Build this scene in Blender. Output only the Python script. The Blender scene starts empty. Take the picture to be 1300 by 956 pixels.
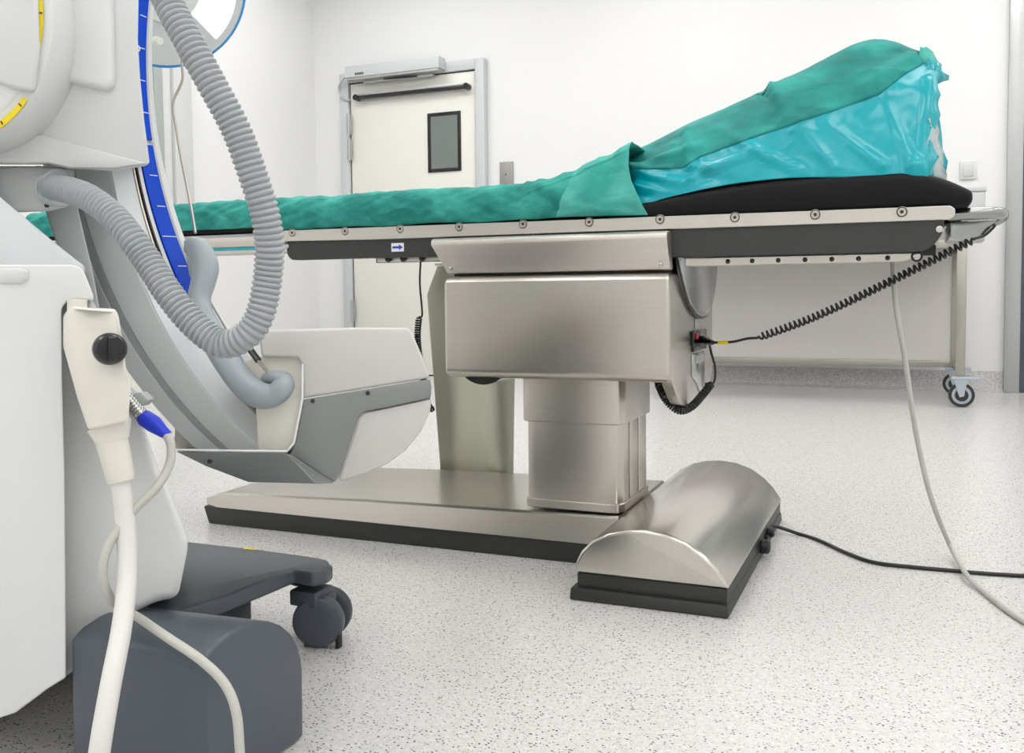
import bpy, bmesh, math, random
from mathutils import Vector, Matrix, noise
from math import sin, cos, pi, radians
random.seed(4)
SC = bpy.context.scene
C = SC.collection

# ------------------------------------------------------------------ camera
FPX, YAW, PIT, ROLL, H = 1194.0, .399, .0534, .0104, .75
fw = Vector((-sin(YAW)*cos(PIT), cos(YAW)*cos(PIT), -sin(PIT)))
r0 = Vector((cos(YAW), sin(YAW), 0)); d0 = fw.cross(r0)
rt = cos(ROLL)*r0 + sin(ROLL)*d0
dn = -sin(ROLL)*r0 + cos(ROLL)*d0
ORI = Vector((0, 0, H))
cam = bpy.data.cameras.new('camera'); co = bpy.data.objects.new('camera', cam); C.objects.link(co)
m = Matrix((rt, -dn, -fw)).transposed().to_4x4(); m.translation = ORI
co.matrix_world = m
cam.sensor_width = 36; cam.lens = FPX/1300*36; cam.shift_y = -(478-433)/1300
cam.clip_start = .02; cam.clip_end = 60
SC.camera = co
SC.view_settings.view_transform = 'Standard'; SC.view_settings.look = 'None'
SC.view_settings.gamma = 1; SC.view_settings.use_curve_mapping = False
SC.view_settings.exposure = 0.0

def ray(x, y): return rt*((x-650)/FPX) + dn*((y-433)/FPX) + fw
def U(x, y, v, a=1):
    k = ray(x, y); t = (v-ORI[a])/k[a]; return ORI + k*t
def D(x, y, t): return ORI + ray(x, y)*t

# ------------------------------------------------------------------ materials
def mat(name, col, rough=.5, metal=0., spec=.5, bump=None, var=None, aniso=None, coat=0, trans=0, emit=None, sheen=0, crease=None):
    M = bpy.data.materials.new(name); M.use_nodes = True
    nt = M.node_tree; b = nt.nodes['Principled BSDF']; L = nt.links
    b.inputs['Base Color'].default_value = (*col, 1); b.inputs['Roughness'].default_value = rough
    b.inputs['Metallic'].default_value = metal; b.inputs['Specular IOR Level'].default_value = spec
    b.inputs['Coat Weight'].default_value = coat; b.inputs['Transmission Weight'].default_value = trans
    if sheen: b.inputs['Sheen Weight'].default_value = sheen
    tc = nt.nodes.new('ShaderNodeTexCoord')
    def nz(scale, stretch=(1, 1, 1), detail=3):
        mp = nt.nodes.new('ShaderNodeMapping'); mp.inputs['Scale'].default_value = stretch
        L.new(tc.outputs['Object'], mp.inputs['Vector'])
        n = nt.nodes.new('ShaderNodeTexNoise'); n.inputs['Scale'].default_value = scale; n.inputs['Detail'].default_value = detail
        L.new(mp.outputs[0], n.inputs['Vector']); return n
    if bump:
        sc, st, strech = bump
        n = nz(sc, strech); bp = nt.nodes.new('ShaderNodeBump'); bp.inputs['Strength'].default_value = st
        bp.inputs['Distance'].default_value = .002
        L.new(n.outputs['Fac'], bp.inputs['Height']); L.new(bp.outputs[0], b.inputs['Normal'])
    if var:
        sc, c2, strech, lo, hi = var
        n = nz(sc, strech, 5); r = nt.nodes.new('ShaderNodeMapRange')
        r.inputs['From Min'].default_value = lo; r.inputs['From Max'].default_value = hi
        mx = nt.nodes.new('ShaderNodeMix'); mx.data_type = 'RGBA'
        mx.inputs['A'].default_value = (*col, 1); mx.inputs['B'].default_value = (*c2, 1)
        L.new(n.outputs['Fac'], r.inputs['Value']); L.new(r.outputs[0], mx.inputs['Factor']); L.new(mx.outputs['Result'], b.inputs['Base Color'])
    if crease:
        sc, st = crease; prev = b.inputs['Normal'].links[0].from_socket if b.inputs['Normal'].links else None
        for q, (sq, dist) in enumerate(((1, .010),)):
            n = nz(sc*sq, (.8, 1, 1.7), 2.0); n.inputs['Distortion'].default_value = .1
            a_ = nt.nodes.new('ShaderNodeMath'); a_.operation = 'SUBTRACT'; a_.inputs[1].default_value = .5; L.new(n.outputs['Fac'], a_.inputs[0])
            c_ = nt.nodes.new('ShaderNodeMath'); c_.operation = 'ABSOLUTE'; L.new(a_.outputs[0], c_.inputs[0])
            r = nt.nodes.new('ShaderNodeMapRange'); r.inputs['From Max'].default_value = .12; r.inputs['To Min'].default_value = 1; r.inputs['To Max'].default_value = 0
            L.new(c_.outputs[0], r.inputs['Value'])
            bp = nt.nodes.new('ShaderNodeBump'); bp.inputs['Strength'].default_value = st; bp.inputs['Distance'].default_value = dist
            L.new(r.outputs[0], bp.inputs['Height'])
            if prev: L.new(prev, bp.inputs['Normal'])
            prev = bp.outputs[0]
        L.new(prev, b.inputs['Normal'])
    if aniso:
        n = nz(aniso[0], aniso[1], 4); r = nt.nodes.new('ShaderNodeMapRange')
        r.inputs['From Min'].default_value = .3; r.inputs['From Max'].default_value = .7
        r.inputs['To Min'].default_value = rough-.012; r.inputs['To Max'].default_value = rough+.016
        L.new(n.outputs['Fac'], r.inputs['Value']); L.new(r.outputs[0], b.inputs['Roughness'])
    if emit:
        b.inputs['Emission Color'].default_value = (*emit[0], 1); b.inputs['Emission Strength'].default_value = emit[1]
    return M

M = {}
M['wall'] = mat('wall_paint', (.86, .86, .86), .55, bump=(220, .05, (1, 1, 1)))
M['ceil'] = mat('ceiling_paint', (.85, .85, .85), .8)
M['frame'] = mat('grey_frame_paint', (.60, .625, .63), .4)
M['door'] = mat('door_laminate', (.83, .82, .76), .35)
M['alu'] = mat('aluminium_profile', (.48, .49, .49), .35, .6)
M['black'] = mat('black_rubber', (.012, .012, .013), .4)
M['blackgloss'] = mat('black_plastic', (.01, .01, .011), .22)
M['glass'] = mat('dark_door_glass', (.20, .225, .22), .03, .5, .8)
M['steel'] = mat('brushed_steel', (.575, .545, .495), .30, 1, var=(60, (.545, .515, .467), (.02, 5, 5), .4, .7), aniso=(60, (.02, 4, 4)))
M['steel2'] = mat('satin_steel', (.64, .605, .56), .38, 1, var=(60, (.60, .567, .523), (.02, 5, 5), .4, .7), aniso=(60, (.02, 4, 4)))
M['polish'] = mat('polished_steel', (.50, .505, .49), .2, 1)
M['castmetal'] = mat('cast_handle_metal', (.33, .34, .325), .22, 1)
M['steelcurve'] = mat('brushed_steel_across', (.60, .575, .53), .23, 1, var=(50, (.57, .545, .50), (5, .02, .3), .4, .7))
M['plinth'] = mat('charcoal_plinth', (.028, .029, .027), .45)
M['side'] = mat('charcoal_side_panel', (.040, .042, .041), .45, 0, .4)
M['pad'] = mat('black_vinyl', (.010, .0105, .011),   .5, 0, .15, bump=(400, .1, (1, 1, 1)))
M['teal'] = mat('teal_nonwoven', (.010, .23, .20), .8, bump=(500, .2, (1, 1, 1)), var=(11, (.05, .42, .355), (1, 1, 1.4), .38, .66), crease=(5, .45))
M['tealdark'] = mat('teal_nonwoven_double', (.004, .19, .175), .75, bump=(500, .2, (1, 1, 1)), var=(9, (.018, .33, .295), (1, 1, 1.4), .38, .66), crease=(4.5, .4))
M['teallight'] = mat('pale_teal_nonwoven', (.03, .36, .30), .8, bump=(500, .2, (1, 1, 1)), var=(9, (.11, .52, .45), (1, 1, 1.4), .38, .66), crease=(5, .45))
M['cyan'] = mat('cyan_plastic_film', (.0, .37, .44), .25, 0, .5, crease=(3, .14))
M['film'] = mat('clear_grey_film', (.55, .68, .68), .15, 0, .7, bump=(40, .6, (1, 1, 1)), trans=.3)
M['white'] = mat('white_plastic', (.66, .67, .665), .35)
M['white2'] = mat('soft_white_plastic', (.71, .72, .715), .42)
M['bluewhite'] = mat('pale_shell_plastic', (.70, .735, .75), .38)
M['cream'] = mat('cream_plastic', (.74, .72, .65), .4)
M['cream2'] = mat('cream_mount', (.84, .82, .74), .4)
M['plategrey'] = mat('grey_plate', (.36, .35, .335), .4, .3)
M['arc'] = mat('arc_paint', (.72, .74, .735), .4)
M['arcin'] = mat('arc_inner_paint', (.76, .78, .80), .38)
M['groove'] = mat('arc_groove', (.40, .44, .43), .45)
M['blue'] = mat('blue_scale_tape', (.0, .065, .60), .45, 0, .2)
M['blue2'] = mat('blue_boot', (.005, .03, .58), .4)
M['skyblue'] = mat('blue_rim_plastic', (.02, .27, .68), .35)
M['yellow'] = mat('yellow_scale_tape', (.86, .68, .01), .45)
M['hose'] = mat('grey_hose', (.35, .375, .39), .32)
M['handle'] = mat('grey_handle', (.34, .385, .41), .38)
M['housegrey'] = mat('housing_grey', (.235, .25, .245), .42)
M['housetan'] = mat('housing_pale', (.60, .59, .565), .33)
M['housewhite'] = mat('housing_scoop', (.60, .58, .57), .42)
M['slate'] = mat('slate_plastic', (.075, .09, .108), .38)
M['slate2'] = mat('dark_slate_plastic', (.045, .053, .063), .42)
M['khaki'] = mat('khaki_steel_sheet', (.50, .50, .40), .30, .8)
M['cablegrey'] = mat('grey_cable', (.50, .50, .46), .45)
M['cablewhite'] = mat('white_cable', (.72, .71, .68), .4)
M['trolley'] = mat('trolley_steel', (.40, .385, .34), .36, .8)
M['trolleypanel'] = mat('trolley_panel', (.66, .63, .62), .5)
M['castergrey'] = mat('caster_grey', (.42, .48, .53), .4)
M['rod'] = mat('thin_steel_rod', (.50, .45, .40), .3, .8)
M['ink'] = mat('dark_print', (.03, .03, .04), .5)
M['paper'] = mat('white_label', (.85, .86, .86), .5)
M['inkblue'] = mat('blue_print', (.01, .04, .45), .5)
M['red'] = mat('red_plastic', (.6, .03, .02), .4)
M['cove'] = mat('speckled_coving', (.47, .45, .46), .5, var=(90, (.66, .645, .645), (1, 1, 1), .40, .60))
M['lamp'] = mat('lit_lens', (.9, .9, .9), .3, emit=((1, 1, 1), 1.15))
M['panel'] = mat('lit_ceiling_diffuser', (.9, .9, .9), .5, emit=((1, .99, .975), 5.0))

def floor_mat():
    Mt = bpy.data.materials.new('terrazzo_vinyl'); Mt.use_nodes = True
    nt = Mt.node_tree; L = nt.links; b = nt.nodes['Principled BSDF']
    tc = nt.nodes.new('ShaderNodeTexCoord')
    cur = None
    base = nt.nodes.new('ShaderNodeTexNoise'); base.inputs['Scale'].default_value = 90; base.inputs['Detail'].default_value = 4
    L.new(tc.outputs['Object'], base.inputs['Vector'])
    rp = nt.nodes.new('ShaderNodeValToRGB'); rp.color_ramp.elements[0].position = .35; rp.color_ramp.elements[1].position = .65
    rp.color_ramp.elements[0].color = (.64, .63, .615, 1); rp.color_ramp.elements[1].color = (.745, .74, .73, 1)
    L.new(base.outputs['Fac'], rp.inputs[0]); cur = rp.outputs[0]
    for sc, thr, frac, col in ((110, .24, .13, (.05, .05, .055)), (200, .28, .10, (.13, .125, .12)), (75, .16, .08, (.20, .16, .13)), (260, .36, .28, (.60, .57, .55))):
        mp = nt.nodes.new('ShaderNodeMapping'); mp.inputs['Rotation'].default_value = (0, 0, sc*.1); mp.inputs['Location'].default_value = (sc, sc*.3, 0)
        mp.inputs['Scale'].default_value = (1, 1.3, 1)
        L.new(tc.outputs['Object'], mp.inputs[0])
        v = nt.nodes.new('ShaderNodeTexVoronoi'); v.inputs['Scale'].default_value = sc; v.voronoi_dimensions = '2D'; L.new(mp.outputs[0], v.inputs['Vector'])
        a = nt.nodes.new('ShaderNodeMath'); a.operation = 'LESS_THAN'; a.inputs[1].default_value = thr; L.new(v.outputs['Distance'], a.inputs[0])
        s = nt.nodes.new('ShaderNodeSeparateColor'); L.new(v.outputs['Color'], s.inputs[0])
        g = nt.nodes.new('ShaderNodeMath'); g.operation = 'LESS_THAN'; g.inputs[1].default_value = frac; L.new(s.outputs[0], g.inputs[0])
        mu = nt.nodes.new('ShaderNodeMath'); mu.operation = 'MULTIPLY'; L.new(a.outputs[0], mu.inputs[0]); L.new(g.outputs[0], mu.inputs[1])
        mx = nt.nodes.new('ShaderNodeMix'); mx.data_type = 'RGBA'; mx.inputs['B'].default_value = (*col, 1)
        L.new(mu.outputs[0], mx.inputs['Factor']); L.new(cur, mx.inputs['A']); cur = mx.outputs['Result']
    L.new(cur, b.inputs['Base Color']); b.inputs['Roughness'].default_value = .24
    return Mt
M['floor'] = floor_mat()

# ------------------------------------------------------------------ mesh helpers
def finish(bm, ang=32):
    bmesh.ops.recalc_face_normals(bm, faces=bm.faces)
    bm.normal_update()
    for f in bm.faces: f.smooth = True
    for e in bm.edges:
        if len(e.link_faces) == 2 and e.calc_face_angle(0) > radians(ang): e.smooth = False

def obj(name, bm, m_, parent=None, ang=32, recalc=True):
    if recalc: finish(bm, ang)
    me = bpy.data.meshes.new(name); bm.to_mesh(me); bm.free()
    ms = m_ if isinstance(m_, (list, tuple)) else [m_]
    for q in ms: me.materials.append(M[q])
    o = bpy.data.objects.new(name, me); C.objects.link(o)
    if parent:
        o.parent = parent
        w = Vector((0, 0, 0)); p = parent
        while p: w = w + p.location; p = p.parent
        me.transform(Matrix.Translation(-w))
    return o

def thing(name, label, cat, loc=(0, 0, 0), group=None):
    o = bpy.data.objects.new(name, None); C.objects.link(o); o.location = loc; o.empty_display_size = .05
    o['label'] = label; o['category'] = cat
    if group: o['group'] = group
    return o
def tag(o, label, cat, group=None):
    o['label'] = label; o['category'] = cat
    if group: o['group'] = group
    return o
def struct(name, bm, m_, parent=None):
    o = obj(name, bm, m_, parent); o['kind'] = 'structure'; return o

def new(): return bmesh.new()
def bev(bm, faces_or_none, w, seg=2, verts=None, ang=20):
    if w <= 0: return
    bm.normal_update()
    es = [e for e in (bm.edges if verts is None else {e for v in verts for e in v.link_edges}) if len(e.link_faces) == 2 and e.calc_face_angle(0) > radians(ang)]
    bmesh.ops.bevel(bm, geom=es, offset=w, segments=seg, affect='EDGES', profile=.5, clamp_overlap=True)
def merge(bm, sub):
    me = bpy.data.meshes.new('t'); sub.to_mesh(me); sub.free(); bm.from_mesh(me); bpy.data.meshes.remove(me)
def box(bm, x0, x1, y0, y1, z0, z1, w=0, seg=2):
    s = bmesh.new()
    bmesh.ops.create_cube(s, size=1)
    for v in s.verts: v.co = Vector(((x0+x1)/2+v.co.x*(x1-x0), (y0+y1)/2+v.co.y*(y1-y0), (z0+z1)/2+v.co.z*(z1-z0)))
    s.normal_update(); bev(s, None, w, seg); merge(bm, s); return bm
def prism(bm, front, back, w=0, seg=2, ang=20):
    """front/back: lists of 3D points. back may be a Vector offset."""
    if isinstance(back, Vector): back = [p+back for p in front]
    s = bmesh.new()
    a = [s.verts.new(p) for p in front]; b = [s.verts.new(p) for p in back]
    n = len(a)
    s.faces.new(a); s.faces.new(b[::-1])
    for i in range(n): s.faces.new((a[i], b[i], b[(i+1) % n], a[(i+1) % n]))
    bmesh.ops.recalc_face_normals(s, faces=s.faces)
    bev(s, None, w, seg, ang=ang); merge(bm, s); return bm
def cat(pts, n=8, closed=False):
    P = [Vector(p) for p in pts]; out = []
    N = len(P)
    rng = range(N if closed else N-1)
    for i in rng:
        p0 = P[(i-1) % N] if (closed or i > 0) else P[0]*2-P[1]
        p1 = P[i]; p2 = P[(i+1) % N]
        p3 = P[(i+2) % N] if (closed or i+2 < N) else P[-1]*2-P[-2]
        for k in range(n):
            t = k/n
            out.append(.5*((2*p1)+(p2-p0)*t+(2*p0-5*p1+4*p2-p3)*t*t+(3*p1-p0-3*p2+p3)*t**3))
    if not closed: out.append(P[-1].copy())
    return out
def resample(P, step):
    out = [P[0].copy()]; acc = 0
    for a, b in zip(P, P[1:]):
        l = (b-a).length
        if l < 1e-9: continue
        pos = 0
        while acc + (l-pos) >= step:
            pos += step-acc; acc = 0
            out.append(a.lerp(b, pos/l))
        acc += l-pos
    return out
def tube(bm, P, r, n=12, cap=True, up=None):
    """r: number or list"""
    R = r if isinstance(r, (list, tuple)) else [r]*len(P)
    rings = []
    T = [(P[min(i+1, len(P)-1)]-P[max(i-1, 0)]).normalized() for i in range(len(P))]
    u = Vector((0, 0, 1)) if abs(T[0].z) < .9 else Vector((1, 0, 0))
    u = (u - T[0]*u.dot(T[0])).normalized()
    for i, p in enumerate(P):
        u = (u - T[i]*u.dot(T[i])).normalized(); v = T[i].cross(u)
        rings.append([bm.verts.new(p+(u*cos(2*pi*k/n)+v*sin(2*pi*k/n))*R[i]) for k in range(n)])
    for a, b in zip(rings, rings[1:]):
        for k in range(n): bm.faces.new((a[k], a[(k+1) % n], b[(k+1) % n], b[k]))
    if cap: bm.faces.new(rings[0][::-1]); bm.faces.new(rings[-1])
    return bm
def lathe(bm, prof, base, axis, n=32):
    """prof: (radius, height) along axis from base"""
    ax = Vector(axis).normalized(); u = Vector((0, 0, 1)) if abs(ax.z) < .9 else Vector((1, 0, 0))
    u = (u-ax*u.dot(ax)).normalized(); v = ax.cross(u); base = Vector(base)
    rings = []
    for r, h in prof:
        rings.append([bm.verts.new(base+ax*h+(u*cos(2*pi*k/n)+v*sin(2*pi*k/n))*max(r, 1e-5)) for k in range(n)])
    for a, b in zip(rings, rings[1:]):
        for k in range(n): bm.faces.new((a[k], a[(k+1) % n], b[(k+1) % n], b[k]))
    bm.faces.new(rings[0][::-1]); bm.faces.new(rings[-1]); return bm
def grid(bm, rows, closed=False, mi=None):
    V = [[bm.verts.new(p) for p in row] for row in rows]; F = []
    for i in range(len(V)-1):
        n = len(V[i])
        for j in range(n if closed else n-1):
            f = bm.faces.new((V[i][j], V[i][(j+1) % n], V[i+1][(j+1) % n], V[i+1][j])); F.append((f, i, j))
    return V, F
def coil(P, R, pitch, r, n_per=14):
    """points of a helix round path P"""
    Q = resample(P, pitch/n_per); out = []
    u = None
    for i, p in enumerate(Q):
        T = (Q[min(i+1, len(Q)-1)]-Q[max(i-1, 0)]).normalized()
        if u is None: u = Vector((0, 1, 0))
        u = (u-T*u.dot(T)).normalized(); v = T.cross(u); a = 2*pi*i/n_per
        k = min(1, i/n_per, (len(Q)-1-i)/n_per)
        out.append(p+(u*cos(a)+v*sin(a))*R*k)
    return out

# ================================================================== SETTING
XL, YW, XR, YB, ZC = -5.1, 7.45, 3.4, -3.4, 3.75
T = .12
bm = new(); box(bm, XL-T, XR+T, YB-T, YW+T, -.1, 0); struct('floor', bm, 'floor')
bm = new(); box(bm, XL-T, XR+T, YB-T, YW+T, ZC, ZC+.1); struct('ceiling', bm, 'ceil')
bm = new(); box(bm, XL-T, XL, YB, YW, 0, ZC); struct('wall_left', bm, 'wall')
bm = new(); box(bm, XR, XR+T, YB, YW, 0, ZC); struct('wall_right', bm, 'wall')
bm = new(); box(bm, XL-T, XR+T, YW, YW+T, 0, ZC); struct('wall_back', bm, 'wall')
bm = new(); box(bm, XL-T, XR+T, YB-T, YB, 0, ZC); struct('wall_front', bm, 'wall')

def wy(x, y): return U(x, y, YW-.03)
# door in back wall
dl, dr = wy(448, 200).x, wy(605, 200).x
dz = wy(600, 91).z
fl, fr, fz = wy(436, 200).x, wy(618, 200).x, wy(618, 74).z
# coving (baseboard) along back and left walls
def cove(name, pts_axis, x0, x1):
    b = new(); prof = [(0, 0), (0, .14), (.008, .145), (.012, .13), (.014, .05), (.03, .018), (.07, .002), (.07, 0)]
    if pts_axis == 'x':
        prism(b, [Vector((x0, YW-.0-p, z)) for p, z in prof], Vector((x1-x0, 0, 0)))
    else:
        prism(b, [Vector((XL+p, x0, z)) for p, z in prof], Vector((0, x1-x0, 0)))
    return struct(name, b, 'cove')
pil = wy(1277, 300).x
cove('baseboard_back', 'x', fr+.001, pil-.001)
b_ = cove('baseboard_corner', 'x', XL, fl-.001); b_.name = 'baseboard_back_left'
d1 = new(); box(d1, dl, dr, YW-.05, YW-.002, .012, dz, .003); door1 = struct('door_1', d1, 'door')
f1 = new(); box(f1, fl, dl-.012, YW-.075, YW-.001, 0, fz, .004); box(f1, dr+.012, fr, YW-.075, YW-.001, 0, fz, .004)
box(f1, dl-.012, dr+.012, YW-.075, YW-.001, dz+.012, fz, .004)
struct('door_frame', f1, 'frame', door1)
g = new(); box(g, dl-.012, dr+.012, YW-.04, YW-.0015, .0, dz+.012); struct('door_seal', g, 'black', door1)
# window in door
a0, a1 = U(543, 144, YW-.05), U(586, 216, YW-.05)
b = new()
wx0, wx1, wz0, wz1 = a0.x, a1.x, a1.z-.005, U(564, 142.5, YW-.05).z
box(b, wx0, wx0+.03, YW-.062, YW-.048, wz0, wz1, .003); box(b, wx1-.03, wx1, YW-.062, YW-.048, wz0, wz1, .003)
box(b, wx0+.03, wx1-.03, YW-.062, YW-.048, wz1-.03, wz1, .003); box(b, wx0+.03, wx1-.03, YW-.062, YW-.048, wz0, wz0+.03, .003)
wf = struct('window_frame', b, 'blackgloss', door1)
b = new(); box(b, wx0+.03, wx1-.03, YW-.056, YW-.0495, wz0+.03, wz1-.03)
struct('window_pane', b, 'glass', door1)
# hinges
for py in (158, 190, 395):
    z = U(447, py, YW-.07).z
    b = new(); tube(b, [Vector((dl-.006, YW-.082, z-.1)), Vector((dl-.006, YW-.082, z+.1))], .013, 10)
    for k in (-1, 1): tube(b, [Vector((dl-.006, YW-.082, z+k*.1)), Vector((dl-.006, YW-.082, z+k*.106))], .009, 10)
    box(b, dl-.03, dl+.02, YW-.078, YW-.07, z-.09, z+.09)
    struct('hinge', b, 'alu', door1)
# dark bar across the door top
p0, p1 = U(453, 123, YW-.09), U(593, 108, YW-.09)
zb = (p0.z+p1.z)/2
b = new(); box(b, p0.x, p1.x, YW-.115, YW-.075, zb-.028, zb+.002, .004)
bar = struct('door_bar', b, 'blackgloss', door1)
b = new(); box(b, p0.x+.02, p1.x-.02, YW-.11, YW-.07, zb+.003, zb+.02, .003); struct('bar_rail', b, 'alu', bar)
for x in (p0.x, p1.x):
    b = new(); tube(b, [Vector((x, YW-.12, zb-.01)), Vector((x, YW-.06, zb-.01))], .027, 16); struct('bar_bracket', b, 'blackgloss', bar)
# automatic operator
q0, q1 = U(437, 90, YW-.2), U(557, 78, YW-.2)
ztop, zbot = (U(437, 84, YW-.2).z+U(557, 71, YW-.2).z)/2, (U(437, 97, YW-.2).z+U(557, 88, YW-.2).z)/2
op = thing('door_operator', 'long silver automatic door operator box above the white door', 'door operator', (q0.x, YW-.1, ztop))
b = new(); box(b, q0.x, q1.x, YW-.2, YW-.075, zbot, ztop, .006); obj('cover', b, 'frame', op)
b = new(); box(b, q0.x+.01, q1.x-.01, YW-.19, YW-.08, zbot-.02, zbot-.0005, .004); obj('backplate', b, 'alu', op)
b = new(); box(b, q0.x+.15, q1.x-.1, YW-.125, YW-.078, zbot-.045, zbot-.021, .003); obj('slide_rail', b, 'alu', op)
b = new(); prism(b, [Vector((q0.x+.38, YW-.17, zbot-.03)), Vector((q1.x-.25, YW-.135, zbot-.03)), Vector((q1.x-.25, YW-.118, zbot-.03)), Vector((q0.x+.38, YW-.15, zbot-.03))], Vector((0, 0, -.012)), .002)
obj('arm', b, 'blackgloss', op)
b = new()
for k in range(5): box(b, q0.x+.11+k*.018, q0.x+.123+k*.018, YW-.2015, YW-.2, ztop-.085, ztop-.065)
obj('maker_mark', b, 'ink', op)
b = new(); tube(b, cat([U(438, 98, YW-.15), U(431, 108, YW-.1), U(431, 118, YW-.085), U(438, 127, YW-.085), U(446, 127, YW-.08)], 8), .008, 8)
obj('cable', b, 'alu', op)
# wall plate
c0, c1 = U(634, 206, YW-.02), U(651, 237, YW-.02)
sp = thing('wall_plate', 'narrow stainless switch plate on white wall right of the door', 'switch', ((c0.x+c1.x)/2, YW-.01, (c0.z+c1.z)/2))
b = new(); box(b, c0.x, c1.x, YW-.02, YW-.0005, c1.z, c0.z, .004); obj('plate', b, 'plategrey', sp)
b = new(); box(b, c0.x+.03, c1.x-.03, YW-.024, YW-.0205, c1.z+.03, c0.z-.03, .002); obj('rocker', b, 'plategrey', sp)
b = new(); lathe(b, [(.006, 0), (.006, .004), (.003, .006)], ((c0.x+c1.x)/2, YW-.0242, (c0.z+c1.z)/2), (0, -1, 0), 12); obj('button', b, 'ink', sp)
# white light switch
c0, c1 = U(1219, 205, YW-.02), U(1240, 227, YW-.02)
sw = thing('light_switch', 'small square white light switch on wall beyond the raised drape', 'switch', ((c0.x+c1.x)/2, YW-.01, (c0.z+c1.z)/2))
b = new(); box(b, c0.x, c1.x, YW-.016, YW-.0005, c1.z, c0.z, .005); obj('plate', b, 'white2', sw)
b = new(); box(b, c0.x+.022, c1.x-.022, YW-.024, YW-.0165, c1.z+.022, c0.z-.022, .003); obj('rocker', b, 'white', sw)
# right door opening: frame post + leaf
px1 = wy(1297, 300).x
b = new(); box(b, pil, px1-.0, YW-.05, YW-.001, 0, 3.2, .003); struct('trim_1', b, 'alu')
b = new(); box(b, px1+.002, px1+1.15, YW-.03, YW-.001, .0, 3.1); d2 = struct('door_2', b, 'slate')
b = new(); box(b, px1+1.152, px1+1.3, YW-.05, YW-.001, 0, 3.2, .003); box(b, px1+.002, px1+1.15, YW-.05, YW-.001, 3.102, 3.2, .003); struct('door_frame', b, 'alu', d2)
b = new(); box(b, px1+.12, px1+1.03, YW-.034, YW-.031, .2, 2.9); struct('door_pane', b, 'glass', d2)
# left wall door frame and pilaster
yA, yB, yC, yD = (U(x, 150, XL+.02, 0).y for x in (193, 204, 216, 239))
b = new(); box(b, XL+.001, XL+.05, yA, yB, 0, 3.1, .004); struct('trim_2', b, 'groove')
b = new(); box(b, XL+.001, XL+.035, yB+.002, yC, 0, 3.1, .004); struct('trim_3', b, 'white2')
b = new(); box(b, XL+.001, XL+.06, yC+.002, yD, 0, 3.1, .004); struct('trim_4', b, 'white')
b = new(); box(b, XL+.001, XL+.02, yA-1.3, yA-.002, 0, 3.05); struct('door_3', b, 'door')
cove('baseboard_left', 'y', yD+.005, YW-.071)

# ceiling lights
for i, x in enumerate((-3.9, -1.6, .7, 2.6)):
    for j, y in enumerate((-1.9, .7, 3.3, 5.9)):
        if (i, j) == (0, 0):
            l0 = thing('ceiling_light', 'square lit ceiling panel above the operating room', 'ceiling light', (x, y, ZC), 'ceiling panels of the operating room')
            b = new()
            for s in ((-.62, .62, -.62, -.6), (-.62, .62, .6, .62), (-.62, -.6, -.6, .6), (.6, .62, -.6, .6)):
                box(b, x+s[0], x+s[1], y+s[2], y+s[3], ZC-.03, ZC-.0005)
            fr_ = obj('frame', b, 'white2', l0)
            b = new(); box(b, x-.595, x+.595, y-.595, y+.595, ZC-.022, ZC-.001); di = obj('diffuser', b, 'panel', l0)
        else:
            r = l0.copy(); C.objects.link(r); r.location = (x, y, ZC)
            for ch in (fr_, di):
                c = ch.copy(); C.objects.link(c); c.parent = r

# ================================================================== OPERATING TABLE
tb = thing('operating_table', 'long stainless steel operating table on a T-shaped base', 'operating table', (-.85, 2.6, 0))
XF0, XF1, YF0, YF1 = -.74, -.367, 2.127, 3.10
# base plate plinth and steel cover
P = []
b = new()
prism(b, [Vector(p) for p in ((-2.10, 2.412, 0), (-.72, 2.412, 0), (-.72, 2.93, 0), (-2.10, 2.93, 0))],
      [Vector(p) for p in ((-2.115, 2.405, .06), (-.72, 2.405, .06), (-.72, 2.95, .06), (-2.115, 2.95, .06))], .006)
obj('plinth', b, 'plinth', tb)
b = new()
prof0 = [(2.40, .061), (2.402, .066), (2.418, .098), (2.428, .103), (2.905, .107), (2.93, .10), (2.955, .068), (2.955, .061)]
prof1 = [(2.40, .061), (2.402, .070), (2.418, .132), (2.428, .138), (2.915, .142), (2.94, .135), (2.96, .075), (2.96, .061)]
sec = []
for X, pr_, pull in ((-2.12, None, 0), (-2.055, prof0, .0), (-1.5, None, 1), (-.715, prof1, 0)):
    if X == -2.12: sec.append([Vector((X, y if 2.43 < y < 2.93 else (2.43 if y < 2.6 else 2.93), z if z < .07 else .07+(z-.07)*.35)) for y, z in prof0])
    elif X == -1.5: sec.append([Vector((X, a[0]*.45+c[0]*.55, a[1]*.42+c[1]*.58)) for a, c in zip(prof0, prof1)])
    else: sec.append([Vector((X, y, z)) for y, z in pr_])
V, F_ = grid(b, sec, True); b.faces.new(V[0]); b.faces.new(V[-1][::-1])
obj('base_cover', b, 'steel', tb, 25)
# foot block
fx = [(-.74, .066), (-.738, .09), (-.722, .12), (-.695, .148), (-.655, .170), (-.61, .182), (-.565, .186), (-.515, .181), (-.465, .165), (-.425, .138), (-.395, .108), (-.376, .08), (-.367, .066)]
b = new(); prism(b, [Vector((x, YF0, z)) for x, z in fx], Vector((0, YF1-YF0, 0)), .013, 4, ang=40)
fb = obj('foot_cover', b, 'steelcurve', tb, 28)
b = new(); box(b, XF0+.006, XF1-.006, YF0+.006, YF1-.006, .028, .0655, .003)
prism(b, [Vector((XF0-.010, YF0-.008, .001)), Vector((XF1-.001, YF0-.008, .001)), Vector((XF1-.001, YF1, .001)), Vector((XF0-.010, YF1, .001))],
      [Vector((XF0-.008, YF0-.004, .03)), Vector((XF1-.003, YF0-.004, .03)), Vector((XF1-.003, YF1-.004, .03)), Vector((XF0-.008, YF1-.004, .03))], .004)
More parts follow.
